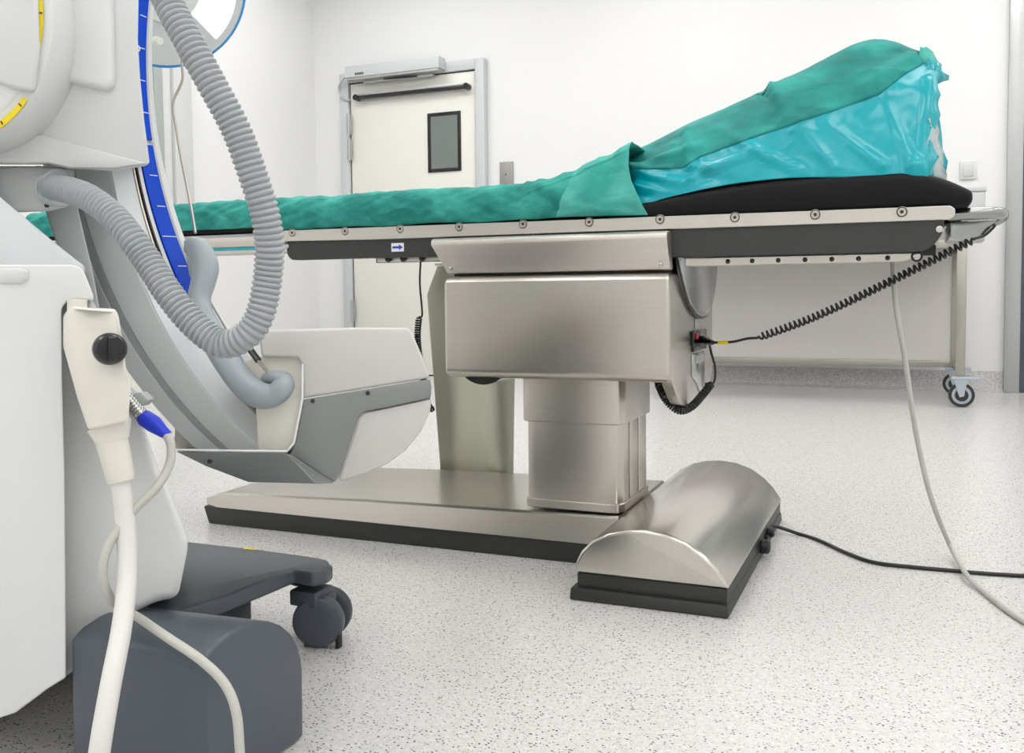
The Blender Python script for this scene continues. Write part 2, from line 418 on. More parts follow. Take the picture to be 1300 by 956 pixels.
obj('foot_plinth', b, 'plinth', tb)
s0 = U(978, 656, XF1+.02, 0)
for yy in (s0.y-.02,):
    b = new(); lathe(b, [(.016, 0), (.02, .004), (.02, .02), (.013, .026)], (XF1-.003, yy, .035), (1, 0, 0), 16); obj('socket', b, 'black', tb)
    b = new(); lathe(b, [(.012, 0), (.014, .003), (.014, .016), (.009, .02)], (XF1-.004, 2.78, .04), (1, 0, 0), 16); obj('socket', b, 'black', tb)
# column
def column(x0, x1, y0, y1, z0, z1, c, name):
    b = new()
    pl = [(x0+c, y0), (x1-c, y0), (x1-c*.35, y0+c*.2), (x1, y0+c), (x1, y1-c), (x1-c, y1), (x0+c, y1), (x0, y1-c), (x0, y0+c), (x0+c*.35, y0+c*.2)]
    prism(b, [Vector((x, y, z0)) for x, y in pl], Vector((0, 0, z1-z0)), .0025, 1)
    return obj(name, b, 'steel', tb, 24)
column(-.993, -.712, 2.432, 2.742, .1435, .39, .035, 'lower_column')
column(-1.003, -.703, 2.422, 2.752, .3855, .53, .035, 'upper_column')
column(-.998, -.707, 2.427, 2.747, .143, .168, .035, 'column_skirt')
# seams and cover strips of the column side
b = new(); box(b, -.7119, -.709, 2.52, 2.60, .169, .384, .001); box(b, -.7119, -.709, 2.61, 2.69, .169, .384, .001); obj('column_guide', b, 'steel2', tb)
# drive housing (big box)
bx0, bx1 = -1.172, -.545
bp = [(2.30, .775), (2.306, .787), (2.318, .791), (2.84, .791), (2.86, .78), (2.86, .53), (2.845, .515), (2.325, .515), (2.305, .522), (2.30, .54)]
b = new(); prism(b, [Vector((bx0, y, z)) for y, z in bp], Vector((bx1-bx0, 0, 0)), .014, 4, ang=40)
obj('drive_housing', b, 'steel', tb, 25)
b = new(); prism(b, [Vector((bx1-.03, y, z)) for y, z in ((2.318, .60), (2.318, .53), (2.34, .505), (2.42, .452), (2.50, .430), (2.60, .425), (2.72, .435), (2.81, .462), (2.852, .50), (2.852, .60))], Vector((.031, 0, 0)), .006, 3, ang=40)
obj('housing_end', b, 'steel2', tb, 25)
b = new(); lathe(b, [(.085, 0), (.085, .2), (.08, .21)], (-1.075, 2.34, .578), (0, 1, 0), 40)
obj('drive_wheel', b, 'blackgloss', tb)
# saddle trough above the box
xs0, xs1 = -1.2, -.547
o1 = [(2.285, .882), (2.30, .893), (2.318, .893), (2.312, .84), (2.335, .80), (2.36, .797), (2.80, .797), (2.84, .81), (2.86, .86), (2.86, .885), (2.875, .885), (2.875, .85)]
fr0 = [Vector((xs0 + (0 if z > .85 else .03), y, z)) for y, z in [(2.292, .885), (2.302, .893), (2.33, .893), (2.33, .80), (2.318, .795), (2.312, .80), (2.29, .87)]]
b = new()
pf = [(2.282, .876), (2.284, .888), (2.294, .894), (2.33, .894), (2.345, .80), (2.322, .7965), (2.312, .80)]
L0 = [Vector((xs0 + (.0 if z > .86 else .035), y, z)) for y, z in pf]; L1 = [Vector((xs1, y, z)) for y, z in pf]
prism(b, L0, L1, .003, 2)
obj('saddle_plate', b, 'steel2', tb, 28)
b = new(); box(b, xs0+.04, xs1-.01, 2.345, 2.85, .7915, .86); obj('saddle_core', b, 'plinth', tb)
b = new()
for x in (-1.06, -.93, -.76, -.66): box(b, x-.008, x+.008, 2.335, 2.345, .80, .905)
box(b, xs0+.01, xs1-.005, 2.346, 2.352, .84, .905)
obj('saddle_ribs', b, 'side', tb)
for (sx, sy) in ((555, 317), (566, 341), (845, 313), (849, 336)):
    p = U(sx+(6 if sx < 700 else -10), sy, 2.30)
    b = new(); lathe(b, [(.0045, -.012), (.0045, .001), (.003, .002)], (p.x, 2.296, p.z), (0, -1, 0), 10); obj('rivet', b, 'polish', tb)
# pivot cover: U-shaped bright sheet on the right
up = [(2.335, .845)]
cv = cat([(2.345, .835, 0), (2.40, .775, 0), (2.48, .715, 0), (2.58, .68, 0), (2.68, .672, 0), (2.76, .69, 0), (2.83, .75, 0), (2.87, .835, 0)], 6)
b = new(); prism(b, [Vector((bx1+.0, v.x, v.y)) for v in cv]+[Vector((bx1, 2.87, .86)), Vector((bx1, 2.345, .86))], Vector((.014, 0, 0)), .003, 2, ang=50)
obj('pivot_cover', b, 'polish', tb)
b = new(); tube(b, [Vector((bx1+.008, v.x+.0, v.y-.003)) for v in cv], .0032, 8); obj('pivot_seal', b, 'black', tb)
b = new(); box(b, bx1-.2, bx1+.01, 2.50, 2.86, .79, .90, .01); obj('pivot_block', b, 'steel2', tb)
b = new(); box(b, bx1+.0005, bx1+.004, 2.59, 2.66, .64, .666, .001); obj('vent_plate', b, 'alu', tb)
# socket recess panel in the side
b = new(); box(b, bx1+.0005, bx1+.010, 2.545, 2.72, .578, .635, .003); so = obj('socket_panel', b, 'blackgloss', tb)
b = new(); box(b, bx1+.0105, bx1+.015, 2.56, 2.585, .612, .63, .002); obj('red_connector', b, 'red', so)
b = new(); prism(b, [Vector((bx1+.0005, y, z)) for y, z in ((2.545, .572), (2.70, .572), (2.70, .53), (2.70, .47), (2.66, .45), (2.60, .49), (2.545, .51))], Vector((.007, 0, 0)), .003); obj('socket_flap', b, 'polish', tb)
b = new(); box(b, bx1+.008, bx1+.011, 2.57, 2.67, .545, .565, .001); obj('socket_latch', b, 'alu', tb)

# tabletop: rails, side panels, screws
RZ0, RZ1 = .899, .927
X0T, X1T = -1.715, .094
rail_pts = lambda y0, x0, x1, z0, z1: [Vector((x0, y0, z0)), Vector((x1-.012, y0, z0)), Vector((x1, y0, z0+.009)), Vector((x1, y0, z1-.008)), Vector((x1-.01, y0, z1)), Vector((x0, y0, z1))]
for y0, y1 in ((2.33, 2.342), (2.878, 2.89)):
    b = new(); prism(b, rail_pts(y0, -2.75, X1T, .9, .9395) if 0 else [Vector((X0T-.07, y0, .905)), Vector((X0T+.3, y0, .9)), Vector((X1T-.012, y0, .899)), Vector((X1T, y0, .908)), Vector((X1T, y0, .922)), Vector((X1T-.01, y0, .930)), Vector((X0T-.07, y0, .9365))], Vector((0, y1-y0, 0)), .0015, 1)
    rl = obj('side_rail', b, 'steel2', tb)
    if y0 < 2.5:
        for (sx, sy) in [(371, 295.5), (438, 293.5), (508, 290.5), (583, 288), (664, 284.5), (748, 282), (838, 278.5), (933, 276), (1035, 272.5), (1145, 269)]:
            p = U(sx, sy, 2.33)
            b = new(); lathe(b, [(.0125, -.002), (.0125, .0012), (.0118, .002), (.0108, .0004), (.0098, .0004), (.0090, .0022), (.0042, .0022), (.0038, .0004)], (p.x, 2.33, p.z), (0, -1, 0), 20)
            for f in b.faces:
                rr_ = math.hypot(f.calc_center_median().x-p.x, f.calc_center_median().z-p.z)
                if .0094 < rr_ < .0108 or rr_ < .0030: f.material_index = 1
            obj('rail_screw', b, ['steel', 'side'], rl)
# left extension rail
b = new(); box(b, -2.74, X0T-.072, 2.35, 2.362, .893, .924, .002); obj('extension_rail', b, 'steel2', tb)
b = new(); box(b, -2.74, X0T-.072, 2.866, 2.878, .893, .924, .002); obj('extension_rail', b, 'steel2', tb)
b = new(); box(b, -2.74, X0T-.072, 2.364, 2.864, .9, .934, .003); obj('extension_plate', b, 'bluewhite', tb)
b = new(); box(b, -2.03, -1.80, 2.352, 2.40, .884, .8925, .002); obj('film_edge', b, 'cyan', tb)
# frame between the rails
b = new(); box(b, X0T-.07, X1T-.02, 2.343, 2.877, .905, .925, .002); obj('top_plate', b, 'plinth', tb)
def side_panel(x0, x1, z0, z1, r, left, y):
    pts = [(x0, z1), (x1, z1)]
    arc = lambda cx, cz, a0, a1: [(cx+r*cos(a0+(a1-a0)*k/8), cz+r*sin(a0+(a1-a0)*k/8)) for k in range(9)]
    if left: pts += [(x1, z0)] + arc(x0+r, z0+r, -pi/2, -pi)
    else: pts += arc(x1-r, z0+r, 0, -pi/2) + [(x0, z0)]
    b = new(); prism(b, [Vector((x, y, z)) for x, z in pts], Vector((0, .035, 0)), .002, 1)
    return obj('side_panel', b, 'side', tb)
side_panel(-1.712, -1.17, .848, .9045, .028, True, 2.336)
side_panel(-.60, .072, .829, .9005, .062, False, 2.336)
side_panel(-1.712, .068, .852, .9005, .03, False, 2.846)
b = new(); lathe(b, [(.0065, 0), (.0065, .003), (.004, .004)], (U(363, 313, 2.336).x+.006, 2.336, .889), (0, -1, 0), 12); obj('panel_bolt', b, 'polish', tb)
p = U(1194, 291, 2.336); b = new(); lathe(b, [(.0075, 0), (.0075, .003), (.004, .004)], (p.x-.002, 2.336, p.z), (0, -1, 0), 16); obj('panel_bolt', b, 'steel2', tb)
# arrow label
p = U(505, 314, 2.336)
b = new(); box(b, p.x-.02, p.x+.02, 2.3345, 2.3359, p.z-.012, p.z+.012); lb = obj('arrow_label', b, 'paper', tb)
b = new(); prism(b, [Vector((p.x+x, 2.3343, p.z+z)) for x, z in ((-.016, -.003), (.005, -.003), (.005, -.008), (.017, 0), (.005, .008), (.005, .003), (-.016, .003))], Vector((0, -.0006, 0))); obj('arrow', b, 'inkblue', lb)
# lower rack with bolts under right section
b = new(); prism(b, [Vector((-.52, 2.36, .828)), Vector((.03, 2.36, .828)), Vector((.0, 2.36, .812)), Vector((-.02, 2.36, .808)), Vector((-.52, 2.36, .806))], Vector((0, .02, 0)), .002, 1); rk = obj('rack_bar', b, 'steel', tb)
for sx in (924, 955, 988, 1022, 1056, 1090, 1127):
    p = U(sx, 321, 2.36); b = new(); lathe(b, [(.006, 0), (.005, .004), (.002, .006)], (p.x, 2.36, .817), (0, -1, 0), 12); obj('rack_bolt', b, 'black', rk)
p = U(1164, 318, 2.36); b = new(); lathe(b, [(.013, 0), (.013, .008), (.009, .009), (.009, .006)], (p.x, 2.36, .819), (0, -1, 0), 20); kb_ = obj('rack_knob', b, 'black', rk); b = new(); lathe(b, [(.008, .0055), (.008, .0095), (.006, .0105)], (p.x, 2.36, .819), (0, -1, 0), 20); obj('knob_cap', b, 'polish', tb)
b = new(); box(b, -.5, .06, 2.5, 2.52, .825, .85, .002); obj('rack_bar', b, 'side', tb)
b = new(); box(b, -1.44, -1.19, 2.40, 2.43, .838, .856, .002); lr = obj('lower_bar', b, 'steel2', tb)
for sx in (494, 513, 537):
    p = U(sx, 330, 2.40); b = new(); lathe(b, [(.009, 0), (.009, .008), (.004, .009)], (p.x, 2.40, .846), (0, -1, 0), 14); obj('bar_knob', b, 'blackgloss', lr)
# dark mattress
def pad_mesh(x0, x1, y0, y1, z0, ztop, rnd, roundR=True, nx=60):
    rows = []
    for i in range(nx+1):
        x = x0+(x1-x0)*i/nx
        zt = ztop(x); e = 0
        ins = 0
        h = zt-z0
        prof = []
        ry = min(rnd, h*.45)
        for k in range(7):
            a = pi/2*k/6; prof.append((y0+ry*(1-sin(a))*1 if 0 else y0+ry-ry*cos(a), zt-ry+ry*sin(a)))
        prof2 = [(y0+ry*.3, z0), (y0, z0+ry*.4)] + prof + [(y1-(y-y0), z) for y, z in prof[::-1]] + [(y1, z0+ry*.4), (y1-ry*.3, z0)]
        rows.append([Vector((x, y, z)) for y, z in prof2])
    return rows
def ztp(x):
    t = (x-(-.70))/(.121+.70)
    z = .962+.052*sin(min(1, max(0, t)*1.55)*pi/2)
    if t > .82: z -= .047*((t-.82)/.18)**2.0
    return z
rows = pad_mesh(-.72, .121, 2.345, 2.875, .9315, ztp, .02)
last = rows[-1]; cz = .95
rows.append([Vector((.127, 2.61+(v.y-2.61)*.985, cz+(v.z-cz)*.8)) for v in last]); rows.append([Vector((.130, 2.61+(v.y-2.61)*.96, cz+(v.z-cz)*.45)) for v in last])
b = new(); V, F_ = grid(b, rows, True); b.faces.new(V[0]); b.faces.new(V[-1][::-1])
obj('head_mattress', b, 'pad', tb, 50)
b = new(); V, F_ = grid(b, pad_mesh(-2.7, -.725, 2.352, 2.868, .9375, lambda x: 1.022, .02), True); b.faces.new(V[0]); b.faces.new(V[-1][::-1])
obj('long_mattress', b, 'pad', tb, 50)
# end handle at the right end: tubular bow + cast lower plate
b = new()
P = cat([Vector(p) for p in ((X1T-.01, 2.42, .915), (.15, 2.42, .917), (.188, 2.44, .917), (.205, 2.50, .917), (.207, 2.61, .917), (.205, 2.72, .917), (.188, 2.78, .917), (.15, 2.80, .917), (X1T-.01, 2.80, .915))], 6)
rows = []
for i, p in enumerate(P):
    T_ = (P[min(i+1, len(P)-1)]-P[max(0, i-1)]).normalized(); n = Vector((T_.y, -T_.x, 0))
    rows.append([p+n*.011*cos(a)+Vector((0, 0, .014*sin(a))) for a in [2*pi*k/12 for k in range(12)]])
V, F_ = grid(b, rows, True); b.faces.new(V[0]); b.faces.new(V[-1][::-1])
eh = obj('end_handle', b, 'castmetal', tb, 40)
b = new(); prism(b, [Vector((X1T-.008, 2.43, .90)), Vector((.19, 2.47, .905)), Vector((.165, 2.47, .868)), Vector((.13, 2.43, .858)), Vector((X1T-.008, 2.43, .862))], Vector((0, .30, 0)), .004); obj('handle_bracket', b, 'castmetal', tb)
b = new(); box(b, X1T-.05, X1T-.03, 2.375, 2.80, .85, .90, .003); obj('end_plate', b, 'steel', tb)

# power plug in side socket
pl = D(893, 436, 1)
Psock = Vector((bx1+.014, 2.64, .607))
kx = U(1243, 292, 2.50)
# coiled cord of the hand control: hangs from the end handle to the plug
hc = thing('coiled_cord', 'stretched black coiled cord from table end handle to socket on steel box', 'cord', (Psock.x, Psock.y, Psock.z-.05))
pA = U(905, 435, 2.55); pB = U(962, 429, 2.5); pC = U(1238, 303, 2.44)
b = new(); tube(b, [Psock, Psock.lerp(pA, .5), pA], [.012, .011, .006], 12); obj('plug', b, 'blackgloss', hc)
b = new(); tube(b, cat([pA, U(930, 434, 2.53), U(948, 430, 2.51), pB], 8), .0035, 8); st = obj('straight_lead', b, 'black', hc)
b = new(); tube(b, [U(912, 435, 2.545), U(925, 434.5, 2.535)], .0048, 10); obj('yellow_sleeve', b, 'yellow', hc)
b = new(); path = cat([pB, U(1030, 404, 2.48), U(1100, 372, 2.46), U(1175, 335, 2.45), pC], 20)
tube(b, coil(path, .0085, .0125, .003), .0031, 6); obj('coil', b, 'black', hc)
b = new(); tube(b, cat([pC, U(1250, 299, 2.45), U(1262, 288, 2.46), U(1262, 285, 2.5)], 8), .0032, 8); obj('straight_lead', b, 'black', hc)
# second cord: from the plug down and under the box
h2 = thing('coiled_cord', 'drooping black coiled cord looping beneath the stainless box', 'cord', (Psock.x, Psock.y, .4))
b = new(); q = [Psock+Vector((.012, .02, -.004)), U(903, 448, 2.60), U(908, 468, 2.60), U(906, 486, 2.60), U(896, 487, 2.56)]
tube(b, cat(q, 8), .0033, 8); obj('straight_lead', b, 'black', h2)
b = new(); path = cat([U(904, 486, 2.57), U(893, 500, 2.54), U(878, 516, 2.50), U(862, 521, 2.47), U(846, 508, 2.46), U(838, 492, 2.47), U(836, 484, 2.49)], 12)
tube(b, coil(path, .009, .0068, .0028), .0029, 6); obj('coil', b, 'black', h2)
# third cord left of box
h3 = thing('coiled_cord', 'black coiled cord hanging down beside the khaki sheet under the table', 'cord', (-1.3, 2.5, .5))
b = new(); tube(b, cat([U(534, 332, 2.43), U(533, 360, 2.46), U(536, 398, 2.5), U(533, 403, 2.5)], 8), .0028, 8); obj('straight_lead', b, 'black', h3)
b = new(); path = cat([U(532, 402, 2.5), U(530, 425, 2.51), U(532, 450, 2.53), U(538, 485, 2.56), U(544, 514, 2.58), U(551, 521, 2.6)], 12)
tube(b, coil(path, .008, .0075, .0028), .0027, 6); obj('coil', b, 'black', h3)

# ---------------------------------------------------------------- khaki hanging sheet (far side)
def sheet():
    YS = 2.99
    rows = []
    left = [(540, 372), (541, 420), (548, 500), (555, 560), (557, 592)]
    top = .79
    for i in range(25):
        t = i/24; z = .84 - t*(.84-.03)
        row = []
        x0 = -1.60+.045*t+.05*max(0, 1-t/.12); x1 = -1.25-.012*t
        for j in range(41):
            s = j/40
            x = x0+(x1-x0)*s
            y = YS+.015 + .03*sin(s*pi*1.6+.5)*(.35+.65*t) - .012*cos(s*9)*(1-t)
            if i == 0 and s < .1: pass
            row.append(Vector((x, y, z)))
        rows.append(row)
    back = [[p+Vector((0, .004, 0)) for p in r] for r in rows]
    b = new(); V, _ = grid(b, rows); W, _ = grid(b, back)
    n, m_ = len(V), len(V[0])
    for i in range(n-1):
        b.faces.new((V[i][0], V[i+1][0], W[i+1][0], W[i][0])); b.faces.new((V[i][-1], W[i][-1], W[i+1][-1], V[i+1][-1]))
    for j in range(m_-1):
        b.faces.new((V[0][j], W[0][j], W[0][j+1], V[0][j+1])); b.faces.new((V[-1][j], V[-1][j+1], W[-1][j+1], W[-1][j]))
    return b
sh = thing('radiation_shield', 'tall khaki curved shielding sheet hanging at far side of the table', 'shield', (-1.42, 2.99, .03))
obj('sheet', sheet(), 'khaki', sh, 60)
b = new(); box(b, -1.545, -1.26, 2.965, 3.03, .8405, .85, .003); box(b, -1.46, -1.43, 2.892, 2.975, .8405, .91, .003); obj('hanger', b, 'steel2', sh)

# ================================================================== DRAPES
def fold(p, s, seed=0):
    return noise.noise(Vector((p[0]*s+seed, p[1]*s, p[2]*s)))
def ridged(p, s, seed=0):
    return 1-abs(noise.noise(Vector((p[0]*s+seed, p[1]*s*.7, p[2]*s))))*2
def long_drape():
    rows = []; NX = 190
    x0, x1 = -2.78, -.655
    for i in range(NX+1):
        x = x0+(x1-x0)*i/NX
        rise = 0
        if x > -.93: rise = ((x+.93)/.275)**1.3*.088
        zt = 1.034+rise+.004*fold((x, 0, 0), 5, 3)
        zb = .9415+.004*fold((x, 0, 0), 7, 9) - .002
        if x < -1.78: zb += .010
        row = []
        yf, yb = 2.336, 2.884
        prof = [(yf+.004, zb), (yf, zb+.008), (yf-.004, zb+.03), (yf-.004, zb+.05), (yf, zt-.028), (yf+.004, zt-.018), (yf+.012, zt-.008), (yf+.025, zt-.002), (yf+.05, zt)]
        pp = []
        for (a, c), (a2, c2) in zip(prof, prof[1:]):
            for k in range(3): pp.append((a+(a2-a)*k/3, c+(c2-c)*k/3))
        pp.append(prof[-1])
        n0 = len(pp)
        for k in range(1, 12): pp.append((yf+.05+(yb-yf-.1)*k/12, zt))
        pp += [(yf+yb-a, c) for a, c in prof[::-1]]
        for j, (y, z) in enumerate(pp):
            v = Vector((x, y, z))
            w = .0075*fold(v, 9, 2)+.005*ridged((x*1.3+z*2.5, y, z*.6-x*.4), 13, 5)+.0045*ridged((x*1.1-z*3, y, z*.3), 21, 8)+.002*fold(v, 60, 1)
            if x > -.95: w += .010*ridged((x*2+z*1.5, y, z-x*.5), 8, 31)
            edge = min(1, max(0, (z-zb)/.012))
            n = Vector((0, -1, .15)) if j < n0-6 else (Vector((0, 1, .1)) if j > len(pp)-20 else Vector((0, 0, .6)))
            if x > -.95:
                sl = -.05*(x+.95)/.13 if x < -.82 else -.05+.095*(x+.82)/.165
                v.x += sl*min(1, max(0, (1.04-z)/.1))
            row.append(v + n*w*(.3+.7*edge))
        rows.append(row)
    b = new(); V, F_ = grid(b, rows)
    for f, i, j in F_:
        xx = x0+(x1-x0)*i/NX
        f.material_index = 1 if xx > -.82 else 0
    return b
b = long_drape()
ld = obj('surgical_drape', b, ['teal', 'teallight'], None, 70)
tag(ld, 'long low teal nonwoven drape covering the flat part of the table', 'surgical drape')
sm = ld.modifiers.new('t', 'SOLIDIFY'); sm.thickness = .0012; sm.offset = 1

def pl_(x0, y0, x1, y1, am=.012, wd=.016):
    Ya = 2.352+(258-y0)/200*.18; Yb = 2.352+(258-y1)/200*.18
    return (U(x0, y0, max(2.35, min(2.55, Ya))), U(x1, y1, max(2.35, min(2.55, Yb))), am, wd)
PLEATS = [pl_(802, 214, 890, 186, .016, .012), pl_(802, 216, 905, 214, .012, .012), pl_(803, 220, 880, 236, .014, .014), pl_(806, 236, 850, 246, .012, .012),
          pl_(975, 108, 1012, 168, .016, .012), pl_(968, 112, 990, 150, -.014, .012), pl_(1100, 66, 1128, 122, .007, .014), pl_(1160, 74, 1100, 118, .012, .02),
          pl_(1015, 220, 900, 160, .012, .014), pl_(1060, 218, 1010, 152, .012, .012), pl_(1120, 214, 1040, 150, .012, .014), pl_(1160, 215, 1120, 120, .014, .016),
          pl_(1180, 110, 1168, 220, .016, .018), pl_(880, 226, 960, 196, .010, .012), pl_(1020, 158, 1110, 120, .008, .008), pl_(866, 214, 940, 240, -.010, .014), pl_(870, 165, 880, 210, .012, .014)]
def mound():
    """hump drape: ridge silhouette from x=-0.72 to 0.06"""
    Yr = 2.55
    sil = [(786, 212), (800, 194), (838, 175), (880, 155), (930, 132), (985, 106), (1035, 81), (1070, 63), (1095, 53), (1115, 49), (1135, 51), (1155, 59), (1170, 64), (1184, 70)]
    S = cat([U(x, y, Yr) for x, y in sil], 12)
    NX = 150
    bot = [(786, 262), (818, 257), (840, 250), (868, 243), (905, 235), (940, 229), (1000, 223), (1060, 222), (1110, 224), (1150, 227), (1178, 229)]
    Bt = cat([U(x, y, 2.352) for x, y in bot], 12)
    def at(P, t):
        f = t*(len(P)-1); i = min(int(f), len(P)-2); return P[i].lerp(P[i+1], f-i)
    # material boundary (image points on the front slope)
    bd = [(700, 210), (800, 214), (866, 213), (887, 199), (949, 176), (1011, 155), (1061, 138), (1115, 119), (1150, 92), (1186, 72), (1230, 50)]
    def by(x):
        for (a, c), (a2, c2) in zip(bd, bd[1:]):
            if a <= x <= a2: return c+(c2-c)*(x-a)/(a2-a)
        return 60
    rows = []
    for i in range(NX+1):
        t = i/NX
        r = at(S, t); f = at(Bt, t)
        f = Vector((f.x, 2.352 if t < .9 else 2.352, f.z-.006))
        bk = Vector((f.x, 2.868, f.z))
        row = []
        n1 = 46
        for k in range(n1+1):
            s = k/n1
            p = f.lerp(r, s)
            # bulge outward, round the ridge
            y = f.y+(r.y-f.y)*(s**1.7*.9+.1*s)
            z = f.z+(r.z-f.z)*(1-(1-s)**1.35)
            p = Vector((f.x+(r.x-f.x)*s, y, z))
            row.append(p)
        for k in range(1, 25):
            s = k/24
            y = r.y+(bk.y-r.y)*s; z = r.z+(bk.z-r.z)*s**1.6
            row.append(Vector((r.x+(bk.x-r.x)*s, y, z)))
        rows.append((t, row))
    out = []
    for t, row in rows:
        o = []
        for k, p in enumerate(row):
            w = .009*ridged((p.x*.8+p.z*1.0, 0, p.z*.5-p.x*.5), 4, 1)+.003*ridged((p.x*1.3-p.z*.8, p.y, p.z*.6), 9, 7)+.0012*fold(p, 40, 4)-.010
            for (sa, sb, am, wd) in PLEATS:
                d = sb-sa; tt = max(0, min(1, (p-sa).dot(d)/d.length_squared)); dd = (p-(sa+d*tt)); dd.y = 0
                w += 1.9*am*max(0, 1-dd.length/(wd*1.5))*(1-.7*tt)
            fade = min(1, k/5)*(1 if k < 40 else .55)
            fr = k/46
            n = Vector((0, -1, .35)).normalized() if k < 40 else Vector((0, -.1, 1)) if k < 54 else Vector((0, 1, .3)).normalized()
            o.append(p+n*w*fade)
        out.append(o)
    return out, by
def proj(p):
    c = p-ORI; z = c.dot(fw); return 650+FPX*c.dot(rt)/z, 433+FPX*c.dot(dn)/z
rows, by = mound()
mo = thing('surgical_drape', 'tall raised hump of teal cloth and shiny cyan plastic on black mattress', 'surgical drape', (-.33, 2.6, 1.0))
# boundary as a height function of x on the slope (a seam in the cloth)
def seam_k(row):
    pv = None
    for k in range(len(row)):
        x, y = proj(row[k]); dlt = y-by(x)
        if dlt < 0: return 0.5 if pv is None else k-1+pv/(pv-dlt)
        pv = dlt
    return 46.0
ks = [min(50, max(2, seam_k(r))) for r in rows]
ks = [sum(ks[max(0, i-1):i+2])/len(ks[max(0, i-1):i+2]) for i in range(len(ks))]
def ati(r, f):
    f = max(0, min(len(r)-1.0001, f)); i = int(f); return r[i].lerp(r[i+1], f-i)
lo_rows = [[ati(r, k*q/40) for q in range(41)] for r, k in zip(rows, ks)]
hi_rows = [[ati(r, (k-.5)+(len(r)-1-k+.5)*q/50) for q in range(51)] for r, k in zip(rows, ks)]
bt_, bc_ = new(), new()
grid(bt_, [[p+Vector((0, -.003, .0005)) for p in r] for r in hi_rows]); grid(bc_, lo_rows)
# right end closing flap of film
endrow = rows[-1]
cen = Vector((.03, 2.6, 1.15))
R2 = []
for s, dx in ((0, 0), (.12, .012), (.35, .0), (.6, -.02), (1, -.03)):
    R2.append([p.lerp(cen, s)+Vector((dx+.012*ridged((p.z, p.y, s), 14, 2)*(1 if s else 0), 0, 0)) for p in endrow])
grid(bc_, R2)
for bb_, nm, mt in ((bt_, 'nonwoven_top', 'tealdark'), (bc_, 'plastic_skirt', 'cyan')):
    o = obj(nm, bb_, mt, mo, 80)
    s_ = o.modifiers.new('t', 'SOLIDIFY'); s_.thickness = .001; s_.offset = -1
# corner tuft and the clear film tail at the right
b = new()
pts = [[U(x, y, Y) for x, y in ((1168, 62), (1176, 62), (1184, 68), (1190, 78), (1186, 84))] for Y in (2.50, 2.54, 2.58, 2.62)]
pts = [[p+Vector((0, 0, .006*sin(i*2+j))) for j, p in enumerate(r)] for i, r in enumerate(pts)]
pts.append([U(1176, 90, 2.63)]*5)
pts.insert(0, [p+Vector((0, .0, -.012)) for p in [U(x, y, 2.495) for x, y in ((1166, 72), (1174, 76), (1180, 82), (1186, 90), (1184, 92))]])
grid(b, pts); o = obj('corner_tuft', b, 'teallight', mo, 80); s_ = o.modifiers.new('t', 'SOLIDIFY'); s_.thickness = .002
b = new()
pts = [[U(x, y, Y+.004*i) for i, (x, y) in enumerate(l)] for Y, l in ((2.48, [(1178, 74), (1176, 100), (1172, 125), (1170, 140)]), (2.50, [(1188, 82), (1187, 98), (1182, 120), (1176, 140)]), (2.52, [(1197, 92), (1198, 100), (1190, 106), (1184, 112)]), (2.55, [(1204, 96), (1204, 101), (1196, 103), (1190, 106)]))]
grid(b, pts); o = obj('plastic_corner', b, 'cyan', mo, 80); s_ = o.modifiers.new('t', 'SOLIDIFY'); s_.thickness = .002
b = new()
cols = []
for i in range(13):
    t = i/12
    l = [(1178+3*sin(t*9), 150+t*78), (1184+t*6, 152+t*76), (1189+t*8+2*sin(t*12), 158+t*70), (1190+t*11+2*sin(t*15+1), 164+t*66)]
    cols.append([U(x, y, 2.38+.03*j+.012*sin(t*11+j*2)) for j, (x, y) in enumerate(l)])
grid(b, cols); o = obj('film_tail', b, 'film', mo, 80); s_ = o.modifiers.new('t', 'SOLIDIFY'); s_.thickness = .0015
b = new()
cols = [[U(x+dx, y, 2.46+.01*j) for j, dx in enumerate((-14, -6, -1+2*sin(y*.2), 3+2*sin(y*.13)))] for x, y in ((1186, 140), (1188, 155), (1192, 170), (1194, 190), (1198, 205), (1198, 222))]
grid(b, cols); o = obj('plastic_tail', b, 'cyan', mo, 80); s_ = o.modifiers.new('t', 'SOLIDIFY'); s_.thickness = .0015

# ================================================================== TROLLEY
YT0, YT1 = 6.43, 7.2
tr = thing('instrument_trolley', 'stainless wheeled trolley against the back wall behind the table', 'trolley', (-.6, 6.8, 0))
XT1 = .33
def leg(x, y, nm='leg'):
    b = new(); box(b, x-.028, x+.028, y-.015, y+.015, .19, 1.02, .004); obj(nm, b, 'trolley', tr)
XT0 = -1.75
for x in (XT0, XT1-.03):
    for y in (YT0, YT1-.03): leg(x, y)
b = new(); box(b, XT0, XT1, YT0-.02, YT1, .985, 1.035, .006); obj('top', b, 'trolley', tr)
zb = U(1050, 459, YT1-.03).z
b = new(); box(b, XT0+.03, XT1-.06, YT1-.045, YT1-.015, zb-.025, zb+.022, .003); obj('lower_rail', b, 'trolley', tr)
b = new(); box(b, XT1-.045, XT1-.015, YT0+.016, YT1-.046, zb-.02, zb+.02, .003); obj('lower_rail', b, 'trolley', tr)
b = new(); box(b, XT0+.03, XT1-.06, YT1-.035, YT1-.025, zb+.023, .984); obj('back_panel', b, 'trolleypanel', tr)
